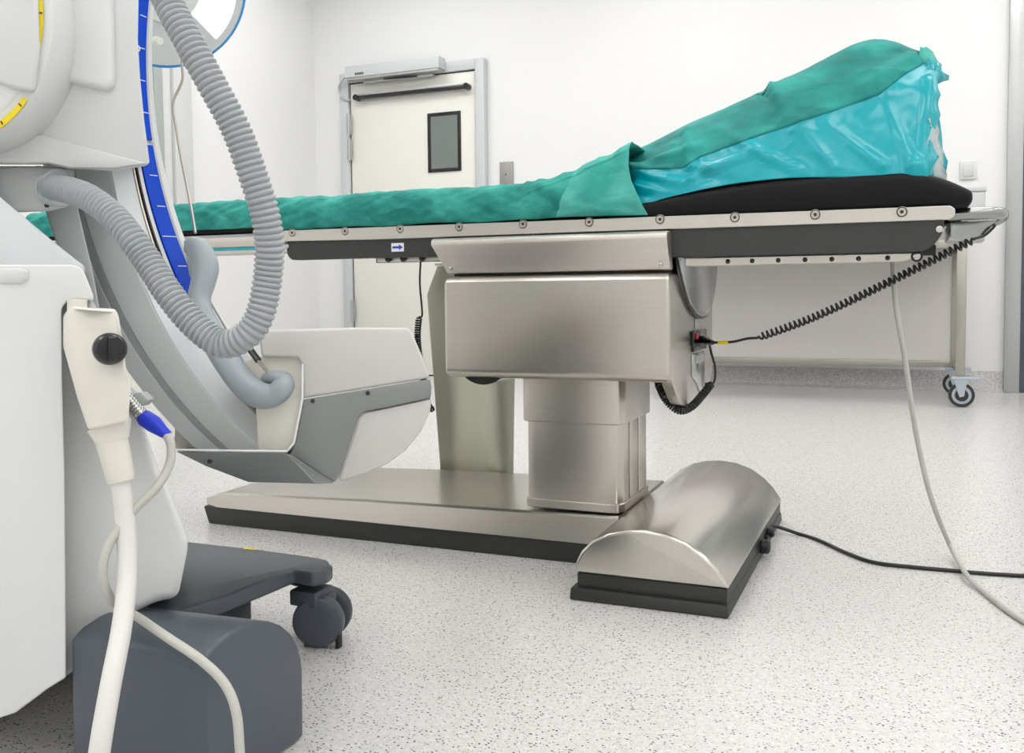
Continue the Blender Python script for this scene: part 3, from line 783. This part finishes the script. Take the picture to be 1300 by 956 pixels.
def caster(x, y):
    cs = thing('x', 'x', 'x'); bpy.data.objects.remove(cs)
    b = new(); lathe(b, [(.07, 0), (.075, .006), (.075, .028), (.07, .034)], (x, y-.017, .076), (0, 1, 0), 32); w = obj('caster', b, 'plinth', tr)
    b = new(); lathe(b, [(.052, 0), (.056, .003), (.056, .035), (.052, .04)], (x, y-.02, .076), (0, 1, 0), 28); obj('rim', b, 'castergrey', w)
    b = new(); lathe(b, [(.038, 0), (.038, .05)], (x, y-.025, .076), (0, 1, 0), 24); obj('hub', b, 'plinth', w)
    b = new()
    for s in (-1, 1):
        yy = y+s*.033
        prism(b, [Vector((x+a, yy-.003, z)) for a, z in ((-.03-.02, .185), (.04, .185), (.02, .12), (.014, .07), (-.012, .064), (-.02, .085))], Vector((0, .006, 0)), .002, 1)
    box(b, x-.06, x+.10, y-.04, y+.04, .172, .19, .006)
    obj('fork', b, 'castergrey', w)
caster(XT1-.02, YT0); caster(XT1-.03, YT1-.03); caster(XT0, YT0); caster(XT0, YT1-.03)
c0, c1 = U(1180, 242, 6.9), U(1248, 300, 6.9)
bn = thing('steel_box', 'pale box standing on the trolley top behind the table handle', 'box', ((c0.x+c1.x)/2, 6.9, 1.0355))
b = new(); box(b, c0.x, c1.x, 6.75, 7.05, 1.0355, c0.z-.035, .006); obj('body', b, 'alu', bn)
b = new(); box(b, c0.x-.008, c1.x+.008, 6.742, 7.058, c0.z-.034, c0.z, .006); obj('lid', b, 'frame', bn)

# ================================================================== FLOOR CABLES
b = new()
P = [U(1133, 325, 2.5), U(1134, 345, 2.5), U(1138, 392, 2.5), U(1148, 450, 2.53), U(1158, 520, 2.58), U(1168, 575, 2.62), U(1183, 635, 2.66), U(1205, 690, .035, 2), U(1226, 728, .016, 2), U(1250, 752, .007, 2), U(1275, 772, .007, 2), U(1300, 789, .007, 2), U(1345, 815, .007, 2)]
tube(b, cat(P, 10), .0065, 12)
tag(obj('power_cable', b, 'cablegrey', None), 'grey cable dropping from the tabletop and running off across the floor', 'cable')
b = new()
P = [Vector((XF1+.018, s0.y-.02, .035)), Vector((XF1+.04, s0.y-.03, .03)), U(990, 673, .012, 2), U(1015, 678, .0055, 2), U(1040, 686, .0055, 2), U(1075, 702, .0055, 2), U(1110, 714, .0055, 2), U(1160, 720, .0055, 2), U(1205, 724, .0055, 2), U(1250, 728, .0055, 2), U(1300, 731, .0055, 2), U(1360, 735, .0055, 2)]
P = P[:1]+[U(976, 668, .03, 2)]+P[3:]
tube(b, cat(P, 10), .0052, 12)
tag(obj('power_cable', b, 'black', None), 'thin black power cable lying on floor from the rounded foot cover', 'cable')

# ================================================================== SURGICAL LAMP
LD = 4.2
lc = D(208, -18, LD)
lamp = thing('surgical_lamp', 'ceiling surgical lamp with blue rim and lit white face', 'surgical lamp', (lc.x, lc.y, ZC))
nrm = (Vector((.45, -1.0, -.35))).normalized()
tgt = (ORI-lc).normalized(); nrm = (tgt*.9+rt*.22+Vector((0, 0, -.25))).normalized()
def ell(prof, m_, nm, cx=208, cy=-18, n=64, par=lamp):
    b = new(); base = D(cx, cy, LD); lathe(b, prof, base, nrm, n)
    return obj(nm, b, m_, par)
ell([(.22, -.16), (.362, -.12), (.378, -.05), (.368, 0), (.36, .008)], 'skyblue', 'rim')
ell([(.355, .002), (.352, .014), (.30, .02), (.1, .02)], 'frame', 'face_bezel')
b = new(); base = D(208, -18, LD)+nrm*.0215
e1 = (rt-nrm*rt.dot(nrm)).normalized(); e2 = nrm.cross(e1); e2 = e2 if e2.dot(dn) > 0 else -e2
vs = [base+(e1*cos(a_)+e2*sin(a_))*r_ for r_, aa in ((.315, [radians(-110+165*q/40) for q in range(41)]), (.150, [radians(55-165*q/20) for q in range(21)])) for a_ in aa]
prism(b, vs, nrm*.003); obj('lens', b, 'lamp', lamp)
ell([(.155, .0245), (.15, .035), (.05, .04)], 'white2', 'hub')
b = new(); tube(b, [D(198, 52, LD-.06), D(203, 52, LD-.14)], [.02, .016], 16); obj('grip', b, 'cream', lamp)
b = new(); base = D(208, -18, LD)-nrm*.1
tube(b, cat([base, base+Vector((-.1, .15, .25)), base+Vector((-.1, .4, .6)), Vector((base.x-.1, base.y+.5, ZC-.02))], 8), .035, 16); obj('arm', b, 'white2', lamp)
b = new(); lathe(b, [(.12, 0), (.12, .05), (.06, .08)], (base.x-.1, base.y+.5, ZC-.001), (0, 0, -1), 32); obj('ceiling_mount', b, 'white2', lamp)

# ================================================================== C-ARM
ca = thing('c_arm_machine', 'large white mobile C-arm X-ray machine with grey corrugated hose', 'x-ray machine', (-1.3, 1.4, 0))
# arc
AC = Vector((-.657, 0, 1.123)); RI, RO = .788, .975; Y0, Y1 = 1.40, 1.52
def apt(a, r, y):
    def dx(a_):
        z_ = AC.z+RI*sin(a_); return (-.574-math.sqrt(max(.867**2-(z_-1.207)**2, 0)))-(AC.x+RI*cos(a_))
    am = radians(160)
    dX = dx(a) if a > am else dx(am)*max(0, (a-radians(100))/(am-radians(100)))
    o = r-RI
    if o > .03:
        k = 1-.48*min(1, max(0, (math.degrees(a)-190)/43)); o *= k
    f = (y-Y0)/(Y1-Y0)
    return Vector((AC.x+RI*cos(a)+dX*f+o*cos(a), y, AC.z+RI*sin(a)+o*sin(a)))
A0, A1 = radians(105), radians(240)
def sweep(prof, a0, a1, n, m_, nm, closed=True, ang=30, cut=.452):
    b = new(); rows = []
    for i in range(n+1):
        a = a0+(a1-a0)*i/n; rows.append([apt(a, r, y) for r, y in prof])
    V, _ = grid(b, rows, closed)
    if closed: b.faces.new(V[0]); b.faces.new(V[-1][::-1])
    r = bmesh.ops.bisect_plane(b, geom=b.verts[:]+b.edges[:]+b.faces[:], plane_co=(0, 0, cut), plane_no=(0, 0, -1), clear_outer=True)
    es = [e for e in b.edges if e.is_boundary]
    if es: bmesh.ops.holes_fill(b, edges=es, sides=0)
    return obj(nm, b, m_, ca, ang)
sweep([(RI+.004, Y0), (RI, Y0+.004), (RI, Y0+.05), (RI+.006, Y0+.052), (RI+.006, Y0+.058), (RI, Y0+.060), (RI, Y0+.070), (RI+.006, Y0+.072), (RI+.006, Y1-.015), (RI, Y1-.0125), (RI, Y1), (RO-.02, Y1), (RO, Y1-.02), (RO, Y0+.02), (RO-.006, Y0+.004), (RO-.012, Y0),
       (RI+.120, Y0), (RI+.117, Y0+.004), (RI+.095, Y0+.004), (RI+.092, Y0)], A0, A1, 90, 'arc', 'arc', ang=20)
sweep([(RI+.0945, Y0+.0035), (RI+.0945, Y0+.0005), (RI+.1175, Y0+.0005), (RI+.1175, Y0+.0035)], A0, A1-.02, 90, 'groove', 'groove_strip')
sweep([(RI-.001, Y0+.001), (RI-.001, Y0+.047), (RI+.0005, Y0+.047), (RI+.0005, Y0+.001)], A0, A1, 90, 'arcin', 'inner_band')
for k in range(2):
    yy = Y0+.0485+k*.008
    sweep([(RI-.003, yy), (RI-.003, yy+.003), (RI+.006, yy+.003), (RI+.006, yy)], A0, A1, 90, ['rod', 'plinth'][k], 'guide_rail')
tp = [(RI-.0005, Y0+.074), (RI-.0005, Y0+.1075), (RI+.0065, Y0+.1075), (RI+.0065, Y0+.074)]
tapes = [(A0, radians(160)), (radians(160.3), radians(184.2)), (radians(185.0), radians(228))]
for a, c in tapes: sweep(tp, a, c, 40, 'blue', 'scale_tape')
b = new()
for k in range(40):
    a = A0+radians(4.7)*k
    if a > radians(227): break
    w = .0011
    y0_, y1_ = (Y0+.085, Y0+.103) if k % 4 else (Y0+.076, Y0+.106)
    vs = [apt(a-w, RI-.0012, y0_), apt(a-w, RI-.0012, y1_), apt(a+w, RI-.0012, y1_), apt(a+w, RI-.0012, y0_)]
    prism(b, vs, Vector((0, 0, 0))+Vector((.0006, 0, 0)))
obj('scale_ticks', b, 'paper', ca)
sweep([(RI-.001, Y1-.0125), (RI-.004, Y1-.010), (RI-.004, Y1-.001), (RI-.002, Y1+.003), (RI+.004, Y1+.0035), (RI+.004, Y1-.0125)], A0, A1-.05, 90, 'white2', 'edge_trim')
# number badge on tape
ab = radians(171); pb = apt(ab, RI-.001, Y0+.082)
b = new(); lathe(b, [(.007, 0), (.007, .0012)], pb, (1, 0, 0), 20); bd_ = obj('scale_badge', b, 'paper', ca)
cu = bpy.data.curves.new('t', 'FONT'); cu.body = '5'; cu.size = .013; cu.align_x = 'CENTER'; cu.align_y = 'CENTER'; cu.extrude = .0003
to = bpy.data.objects.new('t', cu); C.objects.link(to)
me = bpy.data.meshes.new_from_object(to.evaluated_get(bpy.context.evaluated_depsgraph_get())); bpy.data.objects.remove(to)
me.transform(Matrix.Translation(pb+Vector((.0018, 0, 0))) @ Matrix.Rotation(pi/2, 4, 'Z') @ Matrix.Rotation(pi/2, 4, 'X'))
me.transform(Matrix.Translation(-ca.location)); me.materials.append(M['ink'])
dg = bpy.data.objects.new('badge_digit', me); C.objects.link(dg); dg.parent = bd_

# tube housing at the arc's lower end
def dpoly(pts, t, dt=0): return [D(x, y, (q[0] if q else t)) for x, y, *q in pts]
def shell(pts, t0, thick, m_, nm, w=.006, shrink=.93, par=None, seg=3, ang=30, bang=20, ctr=None):
    fr_ = [D(p[0], p[1], p[2] if len(p) > 2 else t0) for p in pts]
    cx = sum(p[0] for p in pts)/len(pts) if ctr is None else ctr[0]; cy = sum(p[1] for p in pts)/len(pts) if ctr is None else ctr[1]
    bk = [D(cx+(p[0]-cx)*shrink, cy+(p[1]-cy)*shrink, (p[2] if len(p) > 2 else t0)+thick) for p in pts]
    b = new(); prism(b, fr_, bk, w, seg, ang=bang)
    return obj(nm, b, m_, par or ca, ang)
HT = 1.69
# the rear carrier (cream) that the arc end bolts on to
shell([(222, 540), (240, 478), (334, 452), (378, 453), (384, 462), (384, 506), (373, 563), (364, 573), (226, 574), (221, 566)], 1.845, .22, 'cream2', 'arc_mount', .006, .9)
shell([(327, 570), (326, 535), (324, 510), (300, 470), (312, 456), (334, 452), (379, 452), (386, 462), (386, 508), (375, 565), (366, 575), (330, 575)], 1.708, .16, 'cream2', 'arc_clamp', .004, .96)
shell([(328, 419), (445, 416), (518, 416), (524, 424), (536, 452), (546, 480), (384, 506), (384, 464), (378, 454), (332, 453)], HT, .26, 'housetan', 'upper_cover', .006, .93)
gp = [(385, 507), (546, 481), (548, 492), (547, 505), (508, 514), (462, 523), (455, 530), (448, 552), (430, 606), (424, 613), (368, 577), (375, 562)]
shell(gp, HT, .26, 'housegrey', 'side_cover', .004, .93)
gl_ = [(223, 573, 1.665), (365, 575, 1.655), (368, 577, HT), (424, 613.5, HT), (400, 614, 1.67), (315, 612, 1.72), (262, 592, 1.70)]
fr_ = [D(*p) for p in gl_]; bk = [D(300+(p[0]-300)*.93, 585+(p[1]-585)*.9, p[2]+.3) for p in gl_]
b = new(); c_ = b.verts
vf = [b.verts.new(p) for p in fr_]; vb = [b.verts.new(p) for p in bk]
b.faces.new((vf[0], vf[1], vf[4], vf[5], vf[6])); b.faces.new((vf[1], vf[2], vf[3], vf[4]))
b.faces.new(vb[::-1])
for i in range(7): b.faces.new((vf[i], vb[i], vb[(i+1) % 7], vf[(i+1) % 7]))
bev(b, None, .003, 2); obj('lower_cover', b, 'housegrey', ca)
shell([(548, 506), (546, 522), (535, 548), (515, 572), (490, 590), (465, 601), (432, 611), (431, 606), (449, 552), (456, 530), (463, 524), (509, 514)], HT+.006, .24, 'housewhite', 'scoop', .004, .92)
b = new(); tube(b, [D(223, 571, 1.66), D(364, 573, 1.652), D(373, 563, 1.655), D(384, 506, 1.652), D(384, 462, 1.652)], .0018, 8); obj('trim_bead', b, 'paper', ca)
for (x, y) in ((397, 509), (467, 499), (266, 586)):
    b = new(); p = D(x, y, HT-.001 if x > 300 else 1.68); lathe(b, [(.004, -.004), (.004, .001)], p, -fw, 10); obj('cover_screw', b, 'ink', ca)

# grey handle following the arc
hp = [(243, 312, 1.83, 13), (253, 318, 1.82, 16), (261, 338, 1.81, 17), (258, 358, 1.80, 16), (253, 378, 1.79, 15), (255, 398, 1.78, 16), (268, 425, 1.77, 17), (290, 462, 1.73, 17), (310, 488, 1.705, 17), (328, 501, 1.69, 17), (346, 502, 1.69, 15), (358, 493, 1.69, 14), (360, 484, 1.70, 12), (350, 479, 1.705, 9), (338, 481, 1.72, 8)]
P = cat([D(x, y, t-.02) for x, y, t, r in hp], 8); rr = cat([Vector((r, 0, 0)) for *_, r in hp], 8)
b = new(); tube(b, P, [v.x*1.75/FPX*.97 for v in rr], 20); obj('handle', b, 'handle', ca, 60)
b = new(); prism(b, [D(x, y, 1.85) for x, y in ((232, 305), (250, 300), (256, 345), (248, 357), (240, 352))], fw*.03, .004); obj('handle_bracket', b, 'groove', ca)
b = new(); tube(b, cat([D(232, -30, 1.95), D(231, 40, 1.95), D(231, 80, 1.95), D(231.5, 102, 1.95), D(220, 131, 1.95), D(224, 165, 1.94), D(231, 205, 1.92), D(240, 250, 1.9), D(248, 296, 1.86)], 6), .0028, 8); obj('cable_rod', b, 'rod', ca)
b = new(); tube(b, [D(264, 378, 1.82), D(292, 426, 1.80), D(318, 445, 1.70)], .0022, 8); tube(b, [D(326, 456, 1.69), D(347, 481, 1.69)], .003, 8); obj('cable_rod', b, 'rod', ca)
b = new(); tube(b, [D(317, 443, 1.70), D(328, 458, 1.69)], .006, 10); obj('rod_sleeve', b, 'blackgloss', ca)

# upper housing round the arc
uh = [(-60, -60), (173, -60), (176, 0), (175, 50), (178, 100), (183, 152), (190, 207), (185, 211), (146, 217), (88, 214), (60, 208), (-60, 208)]
shell(uh, 1.66, .33, 'white', 'upper_housing', .012, .97, seg=4, ctr=(100, 60))
# bevelled underside + raised panel
b = new(); prism(b, [D(x, y, 1.645) for x, y in ((-60, -60), (136, -60), (139, 0), (142, 50), (142, 104), (136, 113), (62, 96), (-60, 92))], [D(x, y, 1.675) for x, y in ((-60, -60), (146, -60), (149, 0), (151, 50), (152, 112), (143, 123), (60, 104), (-60, 100))], .008, 4); obj('raised_panel', b, 'white2', ca, 50)
b = new(); prism(b, [D(x, y, 1.653) for x, y in ((-60, 165), (56, 172), (150, 198), (187, 207), (146, 214), (88, 213), (62, 207), (-60, 207))], [D(x, y, 1.70) for x, y in ((-60, 165), (56, 172), (150, 198), (187, 207), (146, 216), (88, 215), (62, 209), (-60, 209))], .003, 2); obj('underside_skirt', b, 'white', ca, 50)
# rotation hub with yellow scale
hc_ = D(-57, 22, 1.56)
b = new(); prism(b, [hc_+(rt*cos(a_)+dn*sin(a_)*1.3)*.146 for a_ in [2*pi*q/72 for q in range(72)]], fw*.12, .014, 4, ang=40); prism(b, [hc_+fw*.004+(rt*cos(a_)+dn*sin(a_)*1.3)*.161 for a_ in [2*pi*q/72 for q in range(72)]], fw*.10, .004, 2, ang=40); hb = obj('rotation_hub', b, 'white2', ca)
def ring_arc(r, a0, a1, half, depth, m_, nm, par):
    b = new(); rows = []
    for i in range(41):
        a = a0+(a1-a0)*i/40
        rows.append([hc_-fw*depth+(rt*cos(a)+dn*sin(a)*1.3)*(r+k) for k in (-half, half)]+[hc_-fw*(depth-.002)+(rt*cos(a)+dn*sin(a)*1.3)*(r+k) for k in (half, -half)])
    grid(b, rows, True); return obj(nm, b, m_, par)
ring_arc(.1430, radians(-50), radians(22), .0032, .0015, 'yellow', 'yellow_scale', hb)
ring_arc(.1555, radians(42), radians(76), .0042, .0, 'yellow', 'yellow_scale', hb)
b = new()
for a, r, dd in ((-2, .1430, .0022), (14, .1430, .0022), (46, .1555, .0006), (60, .1555, .0006)):
    a = radians(a); p = hc_-fw*dd+(rt*cos(a)+dn*sin(a)*1.3)*r; e = (rt*cos(a)+dn*sin(a)); tt = (-rt*sin(a)+dn*cos(a))
    prism(b, [p+e*.003+tt*.0012, p-e*.003+tt*.0012, p-e*.003-tt*.0012, p+e*.003-tt*.0012], -fw*.0006)
obj('scale_ticks', b, 'ink', hb)
b = new(); prism(b, [D(x, y, 1.548) for x, y in ((-60, -60), (40, -60), (48, 0), (50, 60), (44, 116), (20, 112), (-60, 84))], [D(x, y, 1.60) for x, y in ((-60, -60), (44, -60), (53, 0), (54, 60), (48, 120), (20, 118), (-60, 90))], .008, 3); obj('hub_cover', b, 'white', ca, 50)
# lower carriage box with hose inlet
shell([(-60, 211), (60, 211), (93, 214), (88, 262), (60, 268.5), (-60, 272)], 1.70, .10, 'white', 'carriage_box', .005, .98)
shell([(44, 210), (94, 214), (100, 270), (118, 345), (128, 400), (112, 400), (70, 304), (57, 266)], 1.79, .05, 'white', 'carriage_arm', .004, .98)
b = new(); p = D(60, 261, 1.70); lathe(b, [(.004, 0), (.004, .003), (.002, .004)], p, -fw, 12); obj('carriage_screw', b, 'ink', ca)
b = new(); lathe(b, [(.033, -.02), (.033, .006), (.028, .008)], D(74, 238, 1.695), (rt*.8-fw*.6), 32); obj('hose_inlet', b, 'bluewhite', ca)
# corrugated hose
hs = [(64, 238, 1.69), (76, 239, 1.66), (109, 249, 1.61), (142, 273, 1.58), (165, 300, 1.56), (188, 332, 1.55), (216, 375, 1.53), (247, 412, 1.52), (281, 436, 1.51), (310, 428, 1.50), (330, 400, 1.50), (340, 352, 1.50), (342, 310, 1.49), (336, 270, 1.48), (322, 225, 1.47), (300, 165, 1.46), (268, 105, 1.45), (238, 50, 1.45), (213, 2, 1.46), (192, -45, 1.48)]
P = resample(cat([D(*p) for p in hs], 16), .0096/8)
HR = .0222
rr = []
for i in range(len(P)):
    ph = (i % 8)/8
    rr.append(HR*(.90+.17*(.5+.5*cos(2*pi*ph))**.55))
b = new(); tube(b, P, rr, 28); obj('corrugated_hose', b, 'hose', ca, 80)

# cart top shell, main panel, lower bulge
shell([(-60, 205), (0, 250), (30, 275), (62, 302), (92, 326), (108, 338), (108, 350), (-60, 350)], 1.60, .25, 'bluewhite', 'top_shell', .006, .98)
shell([(-60, 336), (92, 336), (103, 340), (108, 348), (119, 376), (118, 382), (100, 380), (85, 382), (78, 392), (79, 480), (82, 600), (84, 860), (60, 875), (20, 905), (-60, 930)], 1.43, .10, 'white2', 'main_panel', .010, .99, seg=4)
b = new(); prism(b, [D(x, y, 1.426) for x, y in ((-60, 342), (24, 342), (33, 345), (33, 352), (26, 358), (-60, 358))], [D(x, y, 1.4295) for x, y in ((-60, 340), (26, 340), (37, 343), (37, 354), (28, 361), (-60, 361))], .001, 1); obj('grip_recess', b, 'white', ca)
shell([(-60, 350), (100, 350), (128, 400), (150, 465), (172, 505), (190, 560), (202, 598), (216, 622), (240, 686), (238, 700), (226, 760), (202, 762), (176, 775), (146, 800), (112, 842), (70, 866), (0, 900), (-60, 930)], 1.50, .42, 'white2', 'cart_body', .014, .96, seg=5, ctr=(60, 700))
# handset connector and thick cable
b = new()
fr_ = [(80, 400, 1.40), (92, 388, 1.385), (112, 392, 1.37), (147, 392, 1.37), (151, 402, 1.37), (157, 440, 1.37), (160, 466, 1.37), (167, 482, 1.37), (163, 535, 1.37), (112, 546, 1.37), (98, 505, 1.385), (80, 440, 1.40)]
bk = [(84, 400, 1.47), (95, 388, 1.47), (112, 390, 1.47), (145, 392, 1.47), (149, 402, 1.47), (155, 440, 1.47), (158, 466, 1.47), (163, 482, 1.47), (159, 535, 1.47), (114, 544, 1.47), (102, 505, 1.47), (84, 440, 1.47)]
prism(b, [D(*p) for p in fr_], [D(*p) for p in bk], .005, 3, ang=24); cn = obj('connector', b, 'cream', ca, 45)
b = new(); tube(b, [D(98, 396, 1.42), D(98, 380, 1.42)], .014, 16); obj('connector_cap', b, 'cream', cn)
b = new(); tube(b, [D(137, 537, 1.41), D(139, 541, 1.41), D(142, 556, 1.41), D(143, 560, 1.41)], [.031, .0315, .025, .024], 24); obj('collar', b, 'cream', cn)
b = new(); tube(b, [D(141, 556, 1.41), D(147, 580, 1.41), D(153, 606, 1.41), D(154, 611, 1.41)], [.0232, .022, .0205, .019], 24); obj('strain_relief', b, 'cream', cn)
kb = D(138, 443, 1.366)
b = new(); lathe(b, [(.0215, 0), (.0235, .004), (.0230, .014), (.019, .020), (.008, .022)], kb, -fw*.75+rt*.5, 36)
kn = obj('knob', b, 'blackgloss', cn)
kax = (-fw*.75+rt*.5).normalized(); kr = (rt - kax*rt.dot(kax)).normalized(); ku = kax.cross(kr)
b = new(); c_ = kb+kax*.0225
prism(b, [c_+kr*a+ku*e for a, e in ((-.005, -.018), (.005, -.018), (.0065, 0), (.005, .018), (-.005, .018), (-.0065, 0))], kax*.010, .003, 3); obj('grip_bar', b, 'blackgloss', kn)
P = cat([D(152, 604, 1.41), D(157, 640, 1.41), D(161, 690, 1.40), D(161, 740, 1.38), D(154, 800, 1.34), D(142, 862, 1.30), D(130, 930, 1.27), D(122, 985, 1.26)], 10)
b = new(); tube(b, P, .0142, 20); obj('thick_cable', b, 'cablewhite', cn, 60)
# small blue plug and grey lead
b = new(); pts = cat([D(160, 504, 1.50), D(170, 516, 1.49), D(182, 530, 1.48)], 10); pts = resample(pts, .0012)
tube(b, pts, [.0095+.0012*(1 if (i % 5) < 3 else 0) for i in range(len(pts))], 18); mp_ = obj('metal_plug', b, 'polish', ca, 50)
b = new(); prism(b, [D(x, y, 1.52) for x, y in ((157, 492), (166, 500), (178, 498), (188, 508), (180, 516), (168, 512), (157, 505))], fw*.03, .002); obj('plug_bracket', b, 'groove', ca)
b = new(); tube(b, [D(180, 528, 1.48), D(184, 531, 1.48), D(196, 539, 1.475), D(208, 549, 1.47), D(214, 553, 1.47)], [.011, .0135, .0135, .009, .0072], 20); obj('blue_boot', b, 'blue2', ca)
P = cat([D(211, 551, 1.47), D(217, 566, 1.46), D(215, 590, 1.45), D(199, 618, 1.43), D(166, 652, 1.41), D(139, 690, 1.385), D(130, 726, 1.375), D(138, 756, 1.385), D(152, 771, 1.42), D(174, 783, 1.42), D(212, 809, 1.36), D(255, 838, 1.33), D(285, 868, 1.32), D(300, 905, 1.31), D(305, 960, 1.30)], 10)
b = new(); tube(b, P, .0068, 14); obj('grey_lead', b, 'cablegrey', ca, 60)

# wheel cover
XE = -.93
ea = [(262, 940), (262, 834), (275, 817), (294, 802), (312, 792), (330, 788), (345, 789), (358, 794), (370, 804), (378, 817), (383, 833), (385, 850), (386, 940)]
ee = [U(x, y, XE, 0) for x, y in ea]
for p in (ee[0], ee[-1]): p.z = .004
b = new(); prism(b, ee, Vector((U(104, 850, ee[1].y).x-XE, -.02, 0)), .006, 3, ang=35); obj('wheel_cover', b, 'slate', ca, 40)
b = new(); prism(b, [Vector((x, y, .05)) for x, y in ((-2.2, 1.38), (-1.30, 1.38), (-1.28, 1.45), (-1.28, 1.6), (-2.2, 1.6))], Vector((0, 0, .06)), .01); obj('chassis', b, 'slate2', ca)
# front leg with its caster
zt = .178
tp_ = [U(x, y, zt, 2) for x, y in ((150, 690), (240, 687), (330, 697), (402, 707), (416, 710), (419, 716), (414, 722), (395, 727), (372, 722), (340, 735), (290, 755), (225, 775), (130, 775))]
bt2 = [Vector((p.x, p.y+(.012 if i < 6 else .006), zt-.034 if p.x > -1.32 else zt-.075)) for i, p in enumerate(tp_)]
b = new(); prism(b, tp_, bt2, .008, 3, ang=25); fl_ = obj('front_leg', b, 'slate', ca, 40)
b = new(); prism(b, [Vector((x, y, .132)) for x, y in ((-1.75, 1.50), (-1.38, 1.50), (-1.30, 1.60), (-1.36, 1.74), (-1.75, 1.80))], Vector((-.03, 0, -.085)), .006); obj('leg_underside', b, 'slate2', fl_)
wc = U(404, 790, .054, 2); cc = U(400, 733, .12, 2)
b = new(); lathe(b, [(.046, 0), (.050, .004), (.050, .026), (.044, .030)], (cc.x-.006, cc.y-.012, .116), (0, 0, 1), 32); obj('caster_collar', b, 'slate2', fl_)
cs = None
b = new(); box(b, wc.x-.046, wc.x+.018, wc.y+.012, wc.y+.045, .05, .107, .004); box(b, wc.x-.060, wc.x+.006, wc.y-.018, wc.y+.05, .088, .122, .005); cs = obj('caster', b, 'slate', fl_)
yn = Vector((.35, -.93, 0)).normalized()
for nm, base, in (('wheel', Vector((wc.x, wc.y, .0555))), ('wheel', Vector((wc.x-.018, wc.y+.058, .0555)))):
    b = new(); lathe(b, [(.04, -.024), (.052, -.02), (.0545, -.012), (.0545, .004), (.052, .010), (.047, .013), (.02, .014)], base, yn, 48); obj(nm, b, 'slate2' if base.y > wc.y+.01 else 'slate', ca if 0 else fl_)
for x, dy in ((wc.x+.042, 0), (wc.x-.045, 0.01)):
    b = new(); box(b, x-.004, x+.004, wc.y+.005+dy, wc.y+.02+dy, .001, .05, .001); obj('cable_guard', b, 'black', fl_)
b = new(); p = U(320, 696.5, zt, 2); prism(b, [p+Vector((-.02, 0, .0004)), p+Vector((.02, -.004, .0004)), p+Vector((.012, -.01, .0004)), p+Vector((-.015, -.012, .0004))], Vector((0, 0, .0006))); obj('leg_mark', b, 'yellow', fl_)

# ------------------------------------------------------------------ world
W = bpy.data.worlds.new('w'); SC.world = W; W.use_nodes = True
W.node_tree.nodes['Background'].inputs[0].default_value = (.8, .85, .9, 1); W.node_tree.nodes['Background'].inputs[1].default_value = .3
